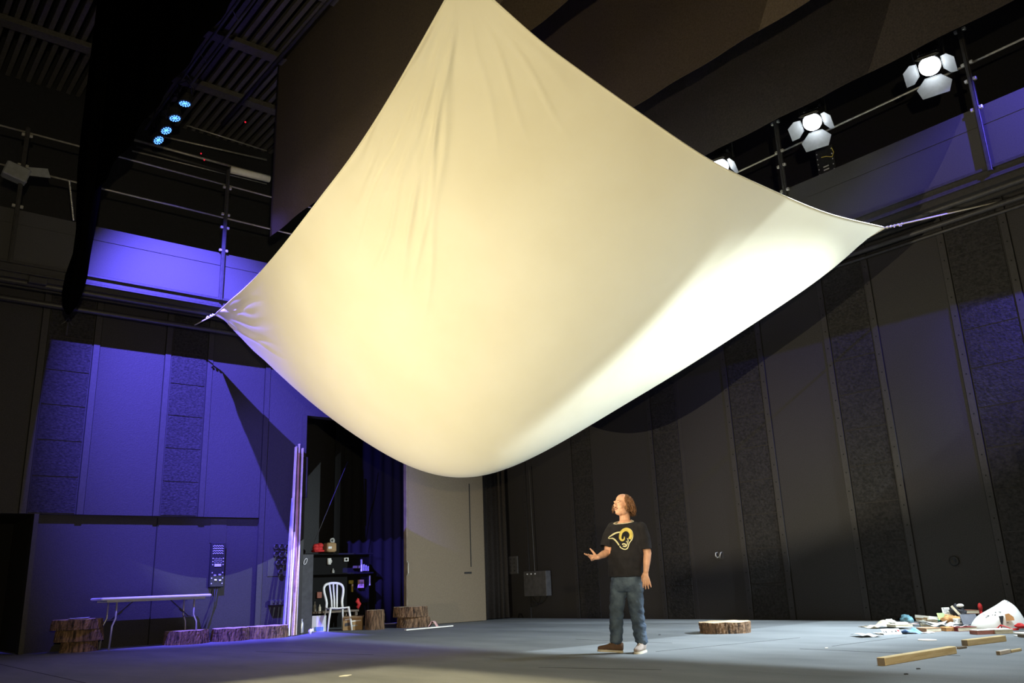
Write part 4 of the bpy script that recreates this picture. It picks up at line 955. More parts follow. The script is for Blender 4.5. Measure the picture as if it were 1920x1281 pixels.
P = pl(964, 1060, 0, XR); t = thing('intercom_panel', 'small dark keypad panel on the right wall near the corner', 'panel', P); g = MB(); g.box((-.02, 0, 0), (.04, .34, .42), None, 0, .01); g.build('plate', 'darkgrey', t)
for a in range(4):
    g = MB()
    for b in range(2): g.box((-.045, -.07+.14*b, .14-.09*a), (.01, .05, .03))
    g.build('button_row', 'steel', t)
P = pl(125, 610, 1, YL); t = thing('wall_bracket', 'small pale pointed metal bracket high on the left wall under the leg drape', 'bracket', P)
g = MB(); g.tube([(-.09, -.03, 0), (-.03, -.06, .06), (0, -.08, .12), (.03, -.06, .06), (.09, -.03, 0)], .012, 6); g.tube([(0, -.05, .05), (0, -.05, -.2)], .02, 6); g.build('bracket_arm', 'steel', t)
g = MB(); g.tube([(0, -.02, .35), (0, -.04, .45)], .012, 6); g.build('pin', 'rail', t)

# ------------------------------------------------------------------ timbers and scraps at the right
def beam(a, b, w, h, m_, label, cat='timber', name='timber', z0=0.0, group=None, ends=True):
    p, q = fl(*a), fl(*b); c = (p+q)/2; d = q-p; rz = math.atan2(d.y, d.x); t = thing(name, label, cat, Vector((c.x, c.y, z0)), rz, group)
    g = MB(); g.box((0, w/2, h/2), (d.length, w, h), None, 0, .004); g.build('beam', m_, t)
    if ends:
        for s in (-1, 1):
            g = MB(); g.box((s*(d.length/2+.001), w/2, h/2), (.003, w*.9, h*.9)); g.build('end_grain', 'oldwood', t)
    return t
beam((1661, 1249), (1795, 1226), .075, .065, 'pine', 'long square timber lying on the open floor at the right', group='timbers on the floor')
beam((1816, 1212), (1888, 1203), .07, .06, 'pine', 'shorter square timber lying near the rubbish heap', group='timbers on the floor')
beam((1876, 1229), (1896, 1225), .035, .035, 'palewood', 'broken stick lying right of the long timber, near piece', name='broken_stick')
beam((1897, 1224.5), (1916, 1221), .022, .025, 'pine', 'broken stick piece pointing to the right frame edge', name='broken_stick')
def strip(a, b, w, m_, label, name='paper_scrap', h=.006, z=.002):
    p, q = fl(*a), fl(*b); c = (p+q)/2; d = q-p; g = MB(); L_ = d.length
    g.prism([(-L_/2, 0), (-L_*.2, -w/2), (L_*.3, -w*.45), (L_/2, w*.1), (L_*.2, w/2), (-L_*.3, w*.4)], 0, h)
    return one(g, name, m_, label, 'scrap', Vector((c.x, c.y, z)), rz=math.atan2(d.y, d.x))
strip((1722, 1200), (1755, 1202), .16, 'white', 'pale scrap left of the shorter timber')
strip((1829, 1199), (1867, 1198), .16, 'white', 'pale scrap just behind the shorter timber')
strip((1769, 1218.5), (1782, 1219), .10, 'white', 'small white scrap behind the long timber')
beam((1785, 1218), (1803, 1216.5), .06, .015, 'offwhite', 'short white slat touching the right end of the long timber', 'slat', 'loose_slat', ends=False)
beam((1800, 1217.5), (1814, 1216), .06, .02, 'oldwood', 'olive brown slat at the right end of the long timber', 'slat', 'loose_slat', ends=False)
for k, (px, py, w_) in enumerate(((1722, 1255, .03), (1699, 1265, .03), (1550, 1216, .03), (648, 1268, .07), (1237, 1191, .03))):
    P = fl(px, py); g = MB(); g.prism([(-w_, 0), (0, -w_*.6), (w_, .01), (.2*w_, w_*.7)], 0, .006); one(g, 'floor_scrap', 'ink' if k in (0, 1, 4) else 'offwhite', ('black speck on the floor before the long timber', 'black speck on the floor at the bottom edge before the long timber', 'tiny pale speck between the log and the timber', 'pale paper scrap on the yellowish floor at the bottom left', 'small black speck on the floor right of the man')[k], 'scrap', Vector((P.x, P.y, .001)))

def at(px, py, fpy):
    b = fl(px, fpy); s = ppm(b); return Vector((b.x, b.y, (fpy-py)/s)), s
def book(px, py, fpy, wpx, th, dep, cover, label, rz=0.0, tilt=0.0, pitch=0.0, name='book', cat='book', pages='cream'):
    P, s = at(px, py, fpy); w = wpx/s; t = thing(name, label, cat, P, RZ+rz); R = Matrix.Rotation(tilt, 3, 'Y') @ Matrix.Rotation(pitch, 3, 'X')
    g = MB(); g.box(R@Vector((0, dep/2, th*.5)), (w*.97, dep*.96, th*.8), R); g.build('pages', pages, t)
    for z, nm in ((.04, 'lower_cover'), (.96, 'upper_cover')):
        g = MB(); g.box(R@Vector((0, dep/2, th*z)), (w, dep, .004), R); g.build('cover', cover, t)
    g = MB(); g.box(R@Vector((0, -.002, th*.5)), (w, .004, th), R) if False else g.box(R@Vector((-w/2, dep/2, th*.5)), (.004, dep, th), R); g.build('spine', cover, t)
    return t
def card(px, py, fpy, wpx, hpx, m_, label, rz=0.0, lean=.35, marks=None, th=.006, name='card', roll=0.0, cat='card'):
    P, s = at(px, py, fpy); w, h = wpx/s, hpx/s; t = thing(name, label, cat, P, RZ+rz); R = Matrix.Rotation(roll, 3, 'Y') @ Matrix.Rotation(-lean, 3, 'X')
    h /= math.cos(lean); g = MB(); g.box(R@Vector((0, 0, h/2)), (w, th, h), R); g.build('sheet', m_, t)
    for (x, z, dx, dz, mm) in (marks or []):
        g = MB(); g.box(R@Vector((x*w, -th/2-.001, z*h)), (dx*w, .002, dz*h), R); g.build('print', mm, t)
    return t
def crumple(name, px, py, fpy, wpx, hpx, dep, m_, label, cat, seed=0, flat=False, group=None):
    P, s = at(px, py, fpy); w, h = wpx/s, hpx/s; g = MB(); g.ball((0, 0, h*.5), (w/2, dep/2, h/2), None, 28, 18)
    for i, v in enumerate(g.v):
        q = Vector(v); n_ = noise.noise(q*9/max(w, .2)*.5+Vector((seed, 0, 0)))*.5+abs(noise.noise(q*22+Vector((seed, 3, 0))))*.35
        g.v[i] = tuple(Vector((q.x*(1+.5*n_), q.y*(1+.5*n_), max(.0, q.z*(1+.6*n_)))))
    return one(g, name, m_, label, cat, P, group, smooth=m_ in ('teal', 'red', 'ink'), rz=RZ)
def flop(px, py, fpy, wpx, hpx, m_, label, seed, name='paper', rz=0.0, cat='paper', dep=None):
    P, s = at(px, py, fpy); w = wpx/s; return sheet_obj(name, w, dep or .3, label, cat, P, RZ+rz, m_, hpx/s, seed=seed, thick=.004)
# left heap
flop(1625, 1194, 1194, 38, 7, 'white', 'blank white folded sheet, nearest of the left heap', 1, dep=.35)
flop(1651, 1189, 1189, 16, 3, 'offwhite', 'narrow white sheet touching the printed card', 2, dep=.2)
card(1675, 1190, 1190, 34, 9, 'white', 'white printed card with black windows and red mark on the floor', .0, 1.0, [(-.42, .45, .05, .3, 'ink'), (-.3, .45, .08, .3, 'ink'), (.02, .45, .1, .15, 'ink'), (.25, .5, .08, .3, 'ink'), (.4, .6, .12, .3, 'red')])
flop(1706, 1188, 1188, 31, 8, 'blue', 'blue and white leaflet right of the printed card', 4, 'leaflet', dep=.25)
flop(1735, 1187.5, 1187.5, 25, 2, 'white', 'small white sheet between the two heaps', 5, dep=.15)
flop(1645, 1178, 1178, 35, 12, 'cream', 'cream open magazine arched at the left of the left heap', 6, 'magazine', .2, 'magazine', dep=.28)
flop(1620, 1176, 1176, 15, 1.5, 'oldwood', 'thin brown sheet at the far left of the left heap', 7, dep=.15)
crumple('crumpled_paper', 1671, 1177, 1177, 20, 13, .25, 'grey', 'crumpled grey paper in the middle of the left heap', 'paper', 3)
book(1697, 1176, 1180, 34, .03, .24, 'cream', 'cream book at the right of the left heap', .1)
book(1693, 1172, 1179, 22, .025, .2, 'offwhite', 'white booklet lying on the cream book', -.2, pages='white')
crumple('blue_cap', 1702, 1172, 1172, 20, 16, .25, 'teal', 'dark teal crumpled cap right of the left heap', 'cap', 9)
flop(1703, 1171, 1173, 25, 3, 'pink', 'pale pink rag edge under the teal cap', 10, 'rag', cat='rag', dep=.3)
card(1668, 1168, 1179, 9, 6, 'grey', 'small grey card standing behind the crumpled paper', .2, .2)
# right heap
for k in range(6):
    book(1742+2.2*k, 1175-2.6*k, 1175, 27-k, .035, .25, ('cream', 'grey', 'offwhite', 'cream', 'card', 'offwhite')[k],
         ('lowest', 'second', 'third', 'fourth', 'fifth', 'topmost')[k]+' booklet of the fanned pile at the left of the right heap', -.35+.14*k, .06*(k % 3), .05, 'booklet', 'booklet', ('cream', 'offwhite', 'cream', 'grey', 'offwhite', 'white')[k])
book(1752, 1185, 1185, 30, .045, .22, 'brownwood', 'thick brown backed book nearest at the left of the right heap', .12, .0)
flop(1768, 1177, 1180, 44, 12, 'white', 'large white floppy magazine across the right heap front', 12, 'magazine', -.2, 'magazine', dep=.4)
g_ = flop(1752, 1172, 1177, 30, 8, 'offwhite', 'white magazine with a green printed edge in the right heap', 13, 'magazine', .3, 'magazine', dep=.3)
strip((1752, 1170), (1763, 1173), .05, 'greenink', 'green paper scrap on the white magazine', 'green_scrap', .006, .06)
card(1769, 1163, 1175, 14, 12, 'yellowgreen', 'yellow green book cover standing in the right heap', .1, .3)
crumple('torn_cardboard', 1786, 1170, 1176, 30, 13, .3, 'orange', 'torn orange brown cardboard in the middle of the right heap', 'cardboard', 5)
card(1788, 1160, 1174, 24, 6, 'card', 'brown cardboard flap above the torn orange cardboard', -.2, .9, name='cardboard_flap', roll=.1, cat='cardboard')
card(1779, 1154, 1173, 15, 13, 'offwhite', 'pale printed card standing on top of the right heap', .1, .15, [(0, .75, .7, .05, 'navy'), (0, .6, .7, .05, 'navy'), (-.1, .45, .5, .05, 'navy'), (0, .25, .7, .04, 'navy'), (-.3, .88, .15, .1, 'navy')])
t = crumple('black_bag', 1800, 1163, 1173, 22, 24, .3, 'ink', 'black bag with a cream stripe on top of the right heap', 'bag', 7)
g = MB(); g.bar((-.14, -.14, .19), (-.04, -.16, .05), .03, .01, 0, (0, 1, 0)); g.build('stripe', 'cream', t)
g = MB(); g.ball((.0, -.1, .19), (.05, .03, .025)); g.build('white_patch', 'offwhite', t)
t, w, h, s = boxy('small_carton', 1801, 1171, 18, 10, .12, 'white', 'small white carton in front of the dark folder', 'carton', 1177, .1)
g = MB(); g.box((w*.2, -.003, h*.4), (w*.3, .004, h*.2)); g.build('print', 'ink', t)
g = MB(); g.box((-w*.38, -.003, h*.7), (w*.05, .004, h*.2)); g.build('print', 'ink', t)
card(1822, 1172, 1177, 29, 18, 'navy', 'dark grey folder leaning beside the big white shell', -.1, .5, name='folder', cat='folder', th=.02)
book(1828, 1152, 1172, 27, .05, .2, 'redbrown', 'red brown book on top of the heap beside the white shell', .1, .05)
crumple('crumpled_paper', 1809, 1157, 1173, 9, 9, .12, 'grey', 'small crumpled pale paper right of the black bag', 'paper', 11)
t, w, h, s = boxy('flat_box', 1788, 1184, 26, 7, .2, 'orange', 'flat orange box at the front of the right heap', 'box', 1184, -.1)
book(1815, 1184, 1184, 36, .05, .22, 'darkred', 'dark red flat book at the front left of the white shell', .0)
flop(1801, 1177, 1182, 26, 6, 'white', 'white page lying over the dark red book', 15, 'paper', -.4, dep=.25)
flop(1836, 1176, 1180, 22, 4, 'grey', 'grey sheet between the folder and the white shell', 16, dep=.25)
# big white shell
ol = [(1823, 1178), (1822, 1174), (1826, 1166), (1835, 1156), (1850, 1147), (1866, 1138), (1878, 1130), (1884, 1127), (1894, 1132), (1903, 1139), (1911, 1149), (1918, 1160), (1924, 1172), (1925, 1178)]
ol = [(a, b) for a, b in smooth_px(ol, 40)]
Pd = fl(1876, 1180); sd_ = ppm(Pd); t = thing('white_shell', 'big white pointed shell of thin board with scribbles and a dark hole', 'shell', Pd, RZ)
cz0 = 1179
VW = Vector(ray(1876, 1180)); VW.z = 0; VW.normalize(); VL = Vector((VW.dot(RH), VW.dot(AH), 0))     # line of sight to the shell
def vp2(px, py, P):
    d = ray(px, py); t_ = ((np.array(P)-O)@np.array(VW))/(d@np.array(VW)); w = Vector(O+t_*d)-P; return Vector((w.dot(RH), w.dot(AH), w.z))
g = MB(); rings_ = 9; vs = []; nO = len(ol)
for k in range(rings_+1):
    f = math.cos(k/rings_*PI/2)**.8; dep = -.26*math.sin(k/rings_*PI/2)
    for (a, b) in ol:
        q_ = vp2(a, b, Pd); vs.append(Vector((q_.x*f, q_.y*f, max(0, q_.z)*f))+VL*dep)
fs = [(k*nO+i, k*nO+i+1, (k+1)*nO+i+1, (k+1)*nO+i) for k in range(rings_) for i in range(nO-1)]
g.add(vs, fs); o = g.build('shell', 'white', t, smooth=True)
so = o.modifiers.new('thick', 'SOLIDIFY'); so.thickness = .012
bvh = BVHTree.FromPolygons([Vector(v) for v in g.v], g.f)
def on_shell(px, py, w, h, m_, nm, R=0.0, poly=None):
    q_ = vp2(px, py, Pd); o_ = Vector((Vector(O-np.array(Pd)).dot(RH), Vector(O-np.array(Pd)).dot(AH), O[2]-Pd.z)); hit = bvh.ray_cast(o_, (q_-o_).normalized())
    if hit[0] is None: return
    nrm = hit[1] if hit[1].dot(VL) < 0 else -hit[1]; q = nrm.to_track_quat('Z', 'Y').to_matrix() @ Matrix.Rotation(R, 3, 'Z')
    g = MB(); poly = poly or [(-w/2, -h/2), (w/2, -h/2), (w/2, h/2), (-w/2, h/2)]; g.prism(poly, .010+.25*w, .013+.25*w, 0, q, hit[0]); g.build(nm, m_, t)
on_shell(1878.5, 1164, .03, .08, 'ink', 'hole', 0, [(-.025, .05), (-.012, -.05), (.002, -.055), (.028, .045), (.02, .055), (-.01, .05)])
on_shell(1891.5, 1158.5, .09, .07, 'orange', 'sticker', 0, [(-.05, -.04), (.045, -.04), (.045, 0), (.0, .045), (-.045, .035)])
on_shell(1892, 1161.5, .085, .014, 'yellow', 'sticker_edge', 0)
for k, (px, py, w_) in enumerate(((1847, 1155.5, .04), (1853, 1157.5, .03), (1855, 1156.3, .02), (1862, 1155, .012), (1867, 1154.5, .02), (1876, 1149, .03), (1868, 1150, .015), (1850, 1159.5, .012), (1888, 1131, .03), (1889, 1168, .02))):
    on_shell(px, py, w_, .007, 'ink', 'scribble', .3*math.sin(k*2.1))
# red straps and boxes at its foot
def straps(pts, r, label, name='red_strap'):
    P = [at(a, b, 1181)[0] for a, b in pts]; c = Vector((P[0].x, P[0].y, 0)); off = -AH*.36; g = MB(); g.tube([q-c+off for q in P], r, 6, 0, .4); return one(g, name, 'red', label, 'strap', c)
straps([(1836, 1178), (1843, 1175.5), (1849, 1170), (1850, 1176), (1846, 1179)], .022, 'red strap loop at the left foot of the white shell')
straps([(1850, 1170.5), (1860, 1174), (1868, 1177), (1880, 1176), (1892, 1174.5), (1903, 1176)], .014, 'long thin red strap across the foot of the white shell')
straps([(1846, 1178.5), (1858, 1178), (1870, 1178.5), (1880, 1178)], .024, 'wide red strap lying lowest in front of the white shell')
crumple('red_cloth', 1917, 1179, 1184, 16, 8, .2, 'red', 'bunch of red cloth at the right frame edge by the shell', 'cloth', 21)
P, s = at(1861, 1148, 1170); g = MB(); g.ball((0, 0, .05), (.035, .03, .06), None, 10, 8); g.tube([(0, 0, -.25), (0, 0, .05)], .02, 8)
one(g, 'red_tube', 'red', 'red tube end sticking up behind the white shell', 'tube', P+AH*.25, smooth=True)
t, w, h, s = boxy('paper_block', 1850, 1190, 36, 7, .16, 'redbrown', 'worn red brown box in front of the white shell', 'box', 1190, .05)
g = MB(); g.box((0, .08, h+.004), (w*.96, .16, .006)); g.build('top_sheet', 'offwhite', t)
t, w, h, s = boxy('flat_box', 1884, 1189, 32, 7, .22, 'cream', 'tan flat box with white lid in front of the white shell', 'box', 1189, -.06)
g = MB(); g.box((0, .11, h+.004), (w*1.02, .23, .008)); g.build('lid', 'offwhite', t)
beam((1900, 1189), (1925, 1192), .12, .02, 'offwhite', 'white board end lying at the right frame edge', 'board', 'short_board', ends=False)
beam((1908, 1195), (1925, 1197), .10, .035, 'oldwood', 'brown board end lowest at the right frame edge', 'board', 'short_board', ends=False)
beam((1900, 1193), (1912, 1195), .05, .012, 'white', 'small white splinter beside the brown board end', 'splinter', 'splinter', ends=False)
# ------------------------------------------------------------------ the man
M0 = fl(1172, 1225); M0.z = 0
M['hair'].node_tree.nodes['Color Ramp'].color_ramp.elements[1].color = (.22, .105, .045, 1)
man = thing('person', 'man in black t-shirt and blue jeans gesturing with his open right hand', 'person', M0, RZ)
def mp(px, py, ly):
    """point of the man's own frame (x across, y away, z up) at depth ly"""
    q = M0+AH*ly; d = ray(px, py); t = ((np.array(q)-O)@np.array(AH))/(d@np.array(AH)); w = Vector(O+t*d)
    v = w-M0; return Vector((v.dot(RH), ly, v.z))
def remeshed(g, voxel, it, name, mats, parent, fac=.5):
    me = bpy.data.meshes.new('tmp'); me.from_pydata([tuple(v) for v in g.v], [], g.f); o = bpy.data.objects.new('tmp', me); C.objects.link(o)
    r = o.modifiers.new('r', 'REMESH'); r.mode = 'VOXEL'; r.voxel_size = voxel
    s = o.modifiers.new('s', 'SMOOTH'); s.iterations = it; s.factor = fac
    dg = bpy.context.evaluated_depsgraph_get(); ev = o.evaluated_get(dg); m2 = bpy.data.meshes.new_from_object(ev)
    bpy.data.objects.remove(o); bpy.data.meshes.remove(me); m2.name = name
    m2.materials.clear()
    for x in mats: m2.materials.append(M[x])
    m2.polygons.foreach_set('use_smooth', [True]*len(m2.polygons))
    ob = bpy.data.objects.new(name, m2); C.objects.link(ob); ob.parent = parent; return ob
def limb(g, pts, rs, n=14):
    g.tube(pts, rs, n)
    for p, r in zip(pts, rs): g.ball(p, r, None, n, 10)
def ell(g, rings, n=28):
    """loft of horizontal-ish elliptic rings: (centre, half width along s, half depth along f)"""
    vs = []
    for (c, a, b, sv, fv) in rings:
        for j in range(n):
            w = 2*PI*j/n; vs.append(c+sv*a*math.cos(w)+fv*b*math.sin(w))
    m_ = len(rings); fs = [(i*n+j, i*n+(j+1) % n, (i+1)*n+(j+1) % n, (i+1)*n+j) for i in range(m_-1) for j in range(n)]
    fs += [tuple(range(n-1, -1, -1)), tuple((m_-1)*n+j for j in range(n))]; g.add(vs, fs)
sv = Vector((.84, -.54, 0)); fv = Vector((-.54, -.84, 0))        # his left, his front
def J(px, py, ly): return mp(px, py, ly)
neckb = J(1172, 978, .0); chest = J(1173, 1005, .0); belly = J(1174, 1045, -.02); hips = J(1175, 1085, .0); crotch = J(1176, 1104, .0)
shR = J(1147, 989, .10); elR = J(1139, 1036, .02); wrR = J(1121, 1045, -.17)
shL = J(1204, 989, -.11); elL = J(1214, 1038, -.12); wrL = J(1211, 1072, -.17)
hpR = J(1161, 1094, .05); knR = J(1156, 1148, .02); anR = J(1154, 1207, .04)
hpL = J(1189, 1094, -.05); knL = J(1194, 1150, -.06); anL = J(1203, 1208, -.01)
hc = J(1166.5, 947, -.03)
hf = Vector((-.80, -.56, .20)).normalized(); hx = Vector((0, 0, 1)).cross(hf).normalized()*-1; hx = hf.cross(Vector((0, 0, 1))).normalized()*-1; hz = hx.cross(hf).normalized()
if hz.z < 0: hz = -hz
HR = Matrix((hx, hf, hz)).transposed()
H_ = lambda x, y, z: hc+hx*x+hf*y+hz*z
body = MB()
def torso(g, e=0.0, low=True):
    R_ = [(neckb+Vector((0, 0, .01)), .065+e, .065+e), (neckb+Vector((0, 0, -.035)), .12+e, .09+e), (neckb+Vector((0, 0, -.07)), .175+e, .105+e), (chest, .195+e, .13+e), (J(1173, 1020, 0)+fv*.01, .19+e, .14+e), (belly+fv*.02, .19+e, .155+e), (J(1174, 1065, 0)+fv*.015, .188+e, .152+e), (hips, .182+e, .14+e)]
    ell(g, [(c, a, b, sv, fv) for c, a, b in R_])
torso(body)
ell(body, [(hips, .178, .135, sv, fv), (crotch, .16, .12, sv, fv)])
limb(body, [neckb+Vector((0, .01, -.02)), J(1171, 968, .0), H_(0, -.03, -.07)], [.062, .060, .055])
limb(body, [shR, (shR+elR)/2, elR, (elR*.6+wrR*.4), wrR], [.046, .052, .044, .043, .028]); limb(body, [shL, (shL+elL)/2, elL, (elL*.6+wrL*.4), wrL], [.054, .053, .045, .043, .030])
limb(body, [hpR, (hpR+knR)/2, knR, (knR*.6+anR*.4), anR], [.092, .078, .058, .055, .04]); limb(body, [hpL, (hpL+knL)/2, knL, (knL*.6+anL*.4), anL], [.092, .078, .058, .055, .04])
limb(body, [anR+Vector((0, 0, -.01)), anR+Vector((-.12, -.03, -.045))], [.036, .028]); limb(body, [anL+Vector((0, 0, -.01)), anL+Vector((-.05, -.10, -.045))], [.036, .028])
# head
def B_(x, y, z, r, n=16): body.ball(H_(x, y, z), r, HR, n, 12)
B_(0, -.015, .045, (.077, .098, .085), 24); B_(0, .025, -.005, (.066, .072, .095), 24); B_(0, .03, -.07, (.056, .058, .045)); B_(0, .062, -.098, (.026, .024, .022))
B_(0, .0, -.078, (.070, .070, .045)); B_(0, .035, -.100, (.045, .045, .028)); 
for s in (-1, 1):
    B_(s*.040, .050, -.038, (.027, .034, .036)); B_(s*.040, .02, -.066, (.028, .045, .035)); B_(s*.030, .088, .0125, (.015, .007, .004)); B_(s*.030, .085, -.006, (.014, .006, .004)); B_(s*.028, .082, .022, (.026, .016, .009)); B_(s*.077, -.005, -.01, (.010, .020, .032)); B_(s*.012, .098, -.037, (.010, .012, .009))
body.tube([H_(0, .088, .018), H_(0, .104, -.012), H_(0, .113, -.030)], [.009, .012, .015], 10); B_(0, .108, -.032, (.014, .014, .012))
B_(0, .086, -.062, (.026, .014, .010)); B_(0, .083, -.080, (.021, .014, .009))
# hands
def hand(g, w, pd, pn, L_, fingers, thumb, pw=.040):
    """w wrist, pd finger direction, pn palm normal, side = thumb side"""
    pd = pd.normalized(); pn = (pn-pd*pn.dot(pd)).normalized(); sd2 = pd.cross(pn).normalized()*thumb[0]
    g.tube([w-pd*.01, w+pd*.03, w+pd*.07, w+pd*.095], [.026, .036, .042, .040], 16, 0, .42) if False else None
    for k in range(4):
        base = w+pd*.005; tip = w+pd*.092+sd2*(.030-.020*k); g.tube([base+sd2*(.014-.009*k), (base+tip)/2+sd2*.002, tip], [.015, .0155, .0125], 10); g.ball(tip, .0125, None, 10, 8); g.ball(base+sd2*(.014-.009*k), .015, None, 10, 8)
    for k, (c1, c2, ln, spread) in enumerate(fingers):
        b0 = w+pd*.09+sd2*(.030-.020*k); d = (pd+sd2*spread).normalized(); pts = [b0]; ang = 0
        for q, (sg, cc) in enumerate(((.42, c1), (.32, c2), (.26, c2*.8))):
            ang += cc; dd = d*math.cos(ang)+pn*math.sin(ang); pts.append(pts[-1]+dd*ln*sg)
        g.tube(pts, [.0115, .0108, .0098, .0080], 10)
        for p, r in zip(pts, [.0115, .0110, .0099, .0082]): g.ball(p, r, None, 10, 8)
    tb = w+pd*.022+sd2*.022; t1 = tb+(sd2*thumb[1]+pd*thumb[2]+pn*thumb[3]).normalized()*.042; t2 = t1+(sd2*thumb[4]+pd*thumb[5]+pn*thumb[6]).normalized()*.052
    g.tube([tb, t1, t2], [.017, .0135, .009], 10)
    for p, r in ((tb, .017), (t1, .0135), (t2, .009)): g.ball(p, r, None, 10, 8)
# right hand (viewer's left): palm towards the viewer and up, fingers to the left, thumb up
hd = J(1098, 1047, -.24)-wrR
hand(body, wrR, hd, Vector((.15, -.85, .45)), .19, [(.15, .2, .085, .15), (.45, .5, .09, .0), (.7, .7, .085, -.1), (.9, .8, .068, -.2)], (1, .9, .5, .3, .7, .5, .2))
# left hand hanging, back of the hand to the viewer
hd = J(1212, 1098, -.20)-wrL
hand(body, wrL, hd, Vector((.25, .9, .0)), .19, [(.30, .35, .092, .18), (.2, .3, .102, .06), (.15, .25, .096, -.08), (.15, .2, .080, -.24)], (-1, .6, .8, .4, .1, .9, .6))
# palm thumb side check is made by the sign of the first thumb value
ob = remeshed(body, .0052, 2, 'body', ['skin'], man, .4)
# face details
for s in (-1, 1):
    g = MB(); g.ball(H_(s*.030, .0795, .004), (.0125, .009, .0065), HR, 14, 10); g.build('eye', 'eye', man, smooth=True)
    g = MB(); g.ball(H_(s*.030, .0875, .0048), (.0060, .0028, .0056), HR, 12, 8); g.build('iris', 'iris', man, smooth=True)
    g = MB(); g.tube([H_(s*.048, .078, .019), H_(s*.034, .090, .0265), H_(s*.016, .094, .0275)], [.002, .0034, .0028], 6)
    g.build('eyebrow', 'hair', man, smooth=True) if False else None; g.build('eyebrow', 'hair', man, smooth=True)
g = MB(); g.tube([H_(-.021, .088, -.075), H_(-.01, .097, -.072), H_(.01, .097, -.072), H_(.021, .088, -.075)], [.003, .006, .006, .003], 8, 0, .8); g.build('mouth', 'lip', man, smooth=True)
g = MB(); g.tube([H_(-.028, .085, -.066), H_(-.012, .100, -.056), H_(0, .103, -.055), H_(.012, .100, -.056), H_(.028, .085, -.066)], [.003, .005, .004, .005, .003], 8); g.build('moustache', 'hair', man, smooth=True)
# hair: receding on top, long and wavy at the sides and back
g = MB(); rnd = random.Random(5)
g.ball(H_(0, -.046, .047), (.083, .084, .084), HR, 24, 16)
for k in range(190):
    a = rnd.uniform(-1.0, 1.0)*PI*.66; el = rnd.uniform(.1, 1.2)            # a = 0 is the back of the head
    dx, dy = math.sin(a), -math.cos(a); st = Vector((dx*.080*math.cos(el), -.025+dy*.095*math.cos(el), .050+.084*math.sin(el)))
    ln = rnd.uniform(.08, .15)+(.04 if abs(a) < 1.3 else 0); out = rnd.uniform(.6, 1.7); ph = rnd.uniform(0, 6); n_ = 9; curl = rnd.uniform(.006, .017)
    pts = [st]
    for q in range(1, n_+1):
        f = q/n_; z = st.z-f*(st.z+.025+ln*.45); rx = .084+.045*f*out*math.sin(min(1, f*1.1)*PI*.72)
        xx = dx*rx+curl*math.sin(f*11+ph); yy = -.025+dy*(rx+.010)+curl*math.cos(f*10+ph)
        if q < 3: xx = st.x+(xx-st.x)*(.6 if q == 1 else .9); yy = st.y+(yy-st.y)*(.6 if q == 1 else .9)
        if yy > .03: yy = .03
        pts.append(Vector((xx, yy, z)))
    g.tube([H_(*p) for p in pts], [.004]+[.0065]*(n_-3)+[.006, .005, .0015], 6)
g.build('hair', 'hair', man, smooth=True)
# shirt
g = MB(); e = .016
R_ = [(neckb+Vector((0, 0, .04)), .072, .068), (neckb+Vector((0, 0, .0))+fv*.0, .086, .078), (neckb+Vector((0, 0, -.018)), .155, .10), (neckb+Vector((0, 0, -.045)), .205, .120), (chest, .210, .150), (J(1173, 1022, 0)+fv*.01, .206, .158), (belly+fv*.02, .208, .172), (J(1174, 1068, 0)+fv*.012, .206, .168), (J(1174.5, 1082, 0)+fv*.005, .208, .165)]
ell(g, [(c, a, b, sv, fv) for c, a, b in R_])
hemR = J(1136.5, 1027, .04); hemL = J(1209.5, 1030, -.12)
limb(g, [shR+Vector((.015, 0, -.005)), (shR+hemR)/2, hemR], [.068, .077, .073]); limb(g, [shL+Vector((-.015, 0, -.005)), (shL+hemL)/2+Vector((.0, 0, 0)), hemL], [.069, .079, .077])
shirt = remeshed(g, .008, 4, 'shirt', ['shirt'], man)
# hems cut flat under the sleeves: trim balls below the hem planes
for v in shirt.data.vertices:
    c_ = v.co; f_ = max(0, min(1, (1.45-c_.z)/.4)); n_ = noise.noise(Vector((c_.x*14+c_.z*3, c_.y*14, c_.z*4)))*.012*f_+noise.noise(Vector((c_.x*9, c_.y*9+c_.z*6, c_.z*16)))*.005
    v.co = c_+v.normal*n_
me = shirt.data; import bmesh
bm = bmesh.new(); bm.from_mesh(me)
dR = (hemR-shR).normalized(); dL = (hemL-shL).normalized()
kill = [v for v in bm.verts if ((v.co-hemR).dot(dR) > .004 and (v.co-hemR).length < .12 and v.co.x < hemR.x+.045) or ((v.co-hemL).dot(dL) > .004 and (v.co-hemL).length < .12 and v.co.x > hemL.x-.04) or ((v.co-neckb).dot(fv*.25+Vector((0, 0, 1))) > -.002 and (v.co-neckb).length < .14)]
bmesh.ops.delete(bm, geom=kill, context='VERTS')
for v in bm.verts:
    if v.is_boundary:
        for hm, dd in ((hemR, dR), (hemL, dL)):
            k_ = (v.co-hm).dot(dd)
            if (v.co-hm).length < .11 and abs(k_) < .014: v.co -= dd*(k_-.002)
bm.to_mesh(me); bm.free()
sol = shirt.modifiers.new('thick', 'SOLIDIFY'); sol.thickness = .004
bm = bmesh.new(); bm.from_mesh(me); cp_ = [v.co.copy() for v in bm.verts if v.is_boundary and (v.co-neckb).length < .14 and v.co.z > neckb.z-.05]; bm.free()
cp_.sort(key=lambda v: math.atan2((v-neckb).dot(fv), (v-neckb).dot(sv))); nb_ = 26; cr = []
for k in range(nb_):
    lo, hi = -PI+2*PI*k/nb_, -PI+2*PI*(k+1)/nb_; sel = [v for v in cp_ if lo <= math.atan2((v-neckb).dot(fv), (v-neckb).dot(sv)) < hi]
    if sel: cr.append(sum(sel, Vector((0, 0, 0)))/len(sel)+Vector((0, 0, .002)))
